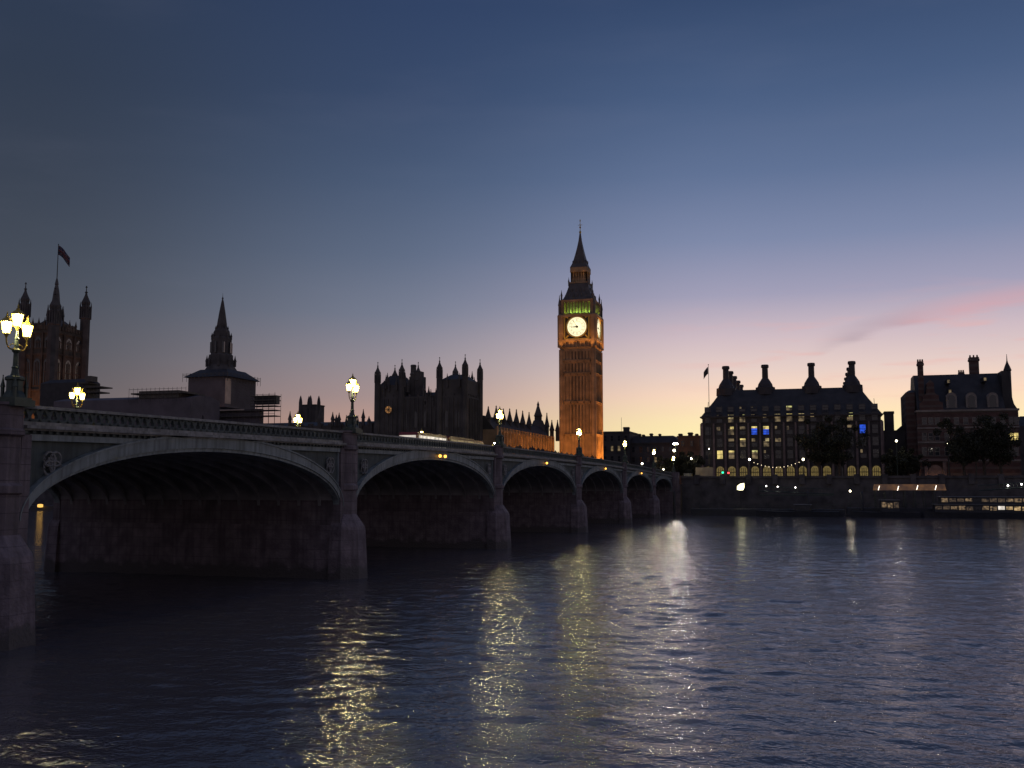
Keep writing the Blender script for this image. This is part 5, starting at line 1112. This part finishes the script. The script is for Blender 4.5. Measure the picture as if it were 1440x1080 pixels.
# ------------------------------------------------------------------ river pier, boats and pontoons at right
def pontoon(lab, x0, x1, y0, y1, z1, name='pontoon'):
    t = thing(name, lab, 'pontoon', ((x0+x1)/2, (y0+y1)/2, 0)); MB().poly([(x0+.6,-.4),(x1-.6,-.4),(x1,.3),(x1,z1),(x0,z1),(x0,.3)], 'y', y0, y1).build('float', 'hull', t)
    m_ = MB(); n = int((x1-x0)/2)
    for k in range(n+1): x = x0+.2+k*(x1-x0-.4)/n; m_.tube([(x,y0+.1,z1),(x,y0+.1,z1+1.1)], .035, 4)
    for q in (.55, 1.1): m_.tube([(x0+.2,y0+.1,z1+q),(x1-.2,y0+.1,z1+q)], .03, 4)
    m_.build('railing', 'iron', t); return t
pontoon('long dark floating pontoon below the embankment wall near the bridge', 6, 40, 203, 209, 1.5)
pontoon('dark floating pier pontoon behind the lit boats at right', 40.5, 104, 203, 211, 1.9)
for px in (1136, 948, 1212):
    a_ = at(px, 690, Y=202.5); t = MB().lathe(a_.x, 202.4, [(.3,-3),(.3,5.2),(.36,5.25),(.02,5.7)], 10).build('mooring_pile', 'hull', org=(a_.x,202.4,0)); tag(t, {1136: 'slim mooring pile standing before the long dark pontoon, middle one', 948: 'slim mooring pile nearest the bridge end', 1212: 'slim mooring pile by the glowing awning'}[px], 'pile', 'mooring piles')
sg = thing('lit_sign', 'small bright pale-yellow lit panel on the dark river wall near the pier', 'sign', tuple(at(1041.5, 684.5, Y=214)))
c_ = at(1041.5, 684.5, Y=214); a_ = .78
MB().box(c_.x-.95,c_.x+.95,214.0,214.25,c_.z-1.0,c_.z+.95).tube([(c_.x,214.2,1.5),(c_.x,214.2,c_.z-1)],.1,6).build('frame','black',sg); MB().poly([(c_.x-.85,c_.z-.7),(c_.x-.2,c_.z-.85),(c_.x+.55,c_.z-.8),(c_.x+.85,c_.z-.2),(c_.x+.85,c_.z+.85),(c_.x-.1,c_.z+.7),(c_.x-.8,c_.z+.15)],'y',213.92,213.99).build('lit_panel','sign',sg)
gw = thing('gangway', 'long sloping gangway with small white lights leading down to the pier', 'gangway', (30, 211, 6)); a_, b_ = at(1068, 684, Y=211), at(1172, 688, Y=211)
m_ = MB(); m_.tube([tuple(a_),tuple(b_)], .07, 4); m_.tube([(a_.x,211,a_.z-1.1),(b_.x,211,b_.z-1.1)], .12, 4)
for k in range(24): t_ = k/23; x = a_.x+(b_.x-a_.x)*t_; z = a_.z+(b_.z-a_.z)*t_; m_.tube([(x,211,z),(x,211,z-1.1)], .04, 4)
m_.box(a_.x,b_.x,211,213,b_.z-1.5,b_.z-1.2); m_.build('truss', 'iron', gw)
for px, py in ((1077.5, 683.5), (1093.5, 684.5), (1118.5, 685.5)):
    c_ = at(px, py, Y=210.8); MB().lathe(c_.x, 210.8, [(.05,c_.z-.15),(.16,c_.z),(.05,c_.z+.15)], 6).build('rail_light', 'head', gw)
gw2 = thing('upper_gangway', 'gangway with white lights rising to the right edge above the glazed boat', 'gangway', (75, 211, 6)); a_, b_ = at(1376, 683, Y=211), at(1470, 676, Y=211)
m_ = MB(); m_.tube([tuple(a_),tuple(b_)], .07, 4); m_.tube([(a_.x,211,a_.z-1.1),(b_.x,211,b_.z-1.1)], .12, 4)
for k in range(20): t_ = k/19; x = a_.x+(b_.x-a_.x)*t_; z = a_.z+(b_.z-a_.z)*t_; m_.tube([(x,211,z),(x,211,z-1.1)], .04, 4)
m_.build('truss', 'iron', gw2)
for px, py in ((1417.5, 683), (1436.5, 681)):
    c_ = at(px, py, Y=210.8); MB().lathe(c_.x, 210.8, [(.05,c_.z-.2),(.2,c_.z),(.05,c_.z+.2)], 6).build('rail_light', 'head', gw2)
aw = thing('pier_awning', 'long low pier shelter with dull orange glowing awning and four white lights', 'shelter', (53, 207, 2)); a_, b_ = at(1229, 682, Y=204), at(1331, 690, Y=204)
zA = at(1280, 681, Y=204).z; zB = at(1280, 689.5, Y=204).z
MB().frus((a_.x,b_.x,204,209), zB, (a_.x+.2,b_.x-.2,205.2,208), zA).build('awning','awn',aw)  # the awning glows itself: orange lamplight put into its emission
m_ = MB()
for k in range(8): x = a_.x+.3+k*(b_.x-a_.x-.6)/7; [m_.tube([(x,y,1.9),(x,y,zB)], .08, 6) for y in (204.2, 208.8)]
build_split(m_, 'post', 'iron', aw)
for px, py in ((1236, 686), (1263, 686.5), (1290, 685.5), (1316, 685.5)):
    c_ = at(px, py, Y=203.6); MB().tube([(c_.x-.15,203.6,c_.z-.5),(c_.x+.12,203.6,c_.z+.45)], .08, 6).build('tube_light','tube',aw)
c_ = at(1195.5, 690.5, Y=203); street = thing('pier_lamp', 'single bright white lamp on a short post at the left end of the pier', 'lamp', (c_.x,203,1.9)); MB().tube([(c_.x,203,1.9),(c_.x,203,c_.z-.2)], .06, 6).build('post','iron',street); MB().lathe(c_.x,203,[(.1,c_.z-.22),(.26,c_.z),(.1,c_.z+.22)],8).build('globe','slamp',street); MB().lathe(c_.x,203,[(.03,c_.z-.08),(.08,c_.z),(.03,c_.z+.08)],6).build('filament','sfil',street)
def boat(lab, x0, x1, y, zt_deck, rows_, lit, bow=3.5, name='passenger_boat', grp='passenger boats moored at the pier', bright=()):
    t = thing(name, lab, 'boat', ((x0+x1)/2, y+2.5, 0), grp); w_ = 2.6
    secs = []; n = 14
    for k in range(n+1):                                  # lofted hull with a raked bow at the left
        u = k/n; x = x0+(x1-x0)*u; s_ = min(1, .12+(u/.22)**.7*.88) if u < .22 else 1-max(0,(u-.9)/.1)*.15; sh_ = 1.15+.7*max(0,.25-u)**1.0
        secs.append([(x,y+w_-w_*s_,sh_),(x,y+w_-w_*s_*.8,-.5),(x,y+w_+w_*s_*.8,-.5),(x,y+w_+w_*s_,sh_)])
    vs = [p for s_ in secs for p in s_]; fs = []
    for k in range(n):
        for j in range(4): fs.append((4*k+j,4*k+(j+1)%4,4*k+4+(j+1)%4,4*k+4+j))
    fs += [(3,2,1,0), tuple(4*n+j for j in range(4))]
    MB().add(vs, fs).build('hull', 'hull', t)
    cx0, cx1 = x0+bow, x1-1.0; z = 1.2
    for ri, (h_, inset) in enumerate(rows_):
        a, b = cx0+inset, cx1-inset; MB().box(a, b, y+.35, y+2*w_-.35, z, z+h_-.12).build('cabin', 'hull', t)
        MB().box(a-.25, b+.25, y+.15, y+2*w_-.15, z+h_-.12, z+h_).build('deck_roof', 'white', t)
        nwin = max(3, int((b-a)/1.5)); ww = (b-a)/nwin
        for k in range(nwin):
            mm = lit if lit == 'glass' else random.choice((lit, lit, 'cabin_dim', 'glass', 'cabin_dim'))
            if bright and bright[0] < (a+(k+.5)*ww) < bright[1] and ri == 0: mm = 'win_w' if k % 4 == 0 else 'cabin_hi'
            MB().box(a+k*ww+.14, a+(k+1)*ww-.14, y+.27, y+.36, z+h_*(.28+random.uniform(0,.12)), z+h_*(.82-random.uniform(0,.1))).build('window', mm, t)
        z += h_
    return t
a_, b_ = at(1300, 700, Y=197).x, at(1478, 700, Y=197).x
boat('long glazed passenger boat with dim lit saloon windows at the right edge', a_, b_, 197, 1.2, ((1.75,0),(1.6,1.2)), 'cabin', 2.0, bright=(at(1405,700,Y=197).x, at(1445,700,Y=197).x))
a_, b_ = at(1196, 700, Y=198).x, at(1294, 700, Y=198).x
boat('smaller dark boat with one dim lit cabin strip under the orange awning', a_, b_, 198, 1.2, ((2.6,3.2),), 'cabin', 3.0)
a_, b_ = at(1062, 706, Y=199).x, at(1180, 706, Y=199).x
boat('unlit dark low boat moored against the long pontoon', a_, b_, 198.5, 1.2, ((1.5,5),), 'glass', 3.5)
# flag on a pole by the office block
p_ = at(997, 560, Y=255); z1 = at(995, 513, Y=255).z; fpl = thing('flagpole', 'tall thin flagpole left of the office block roof', 'flagpole', (p_.x,255,G))
MB().tube([(p_.x,255,G),(p_.x,255,z1)], [.14,.06], 6).lathe(p_.x,255,[(.14,z1-.05),(.16,z1+.1),(.02,z1+.2)],6).build('pole','black',fpl)
flag('dark_flag', 'limp dark flag drooping from the thin pole left of the office block', p_.x-.1, 255, z1-.6, 2.0, 1.3, 1.6, [('cloth_panel','cloth',[(0,1,0,1)],.03)], d=(-math.cos(TH), -math.sin(TH)))
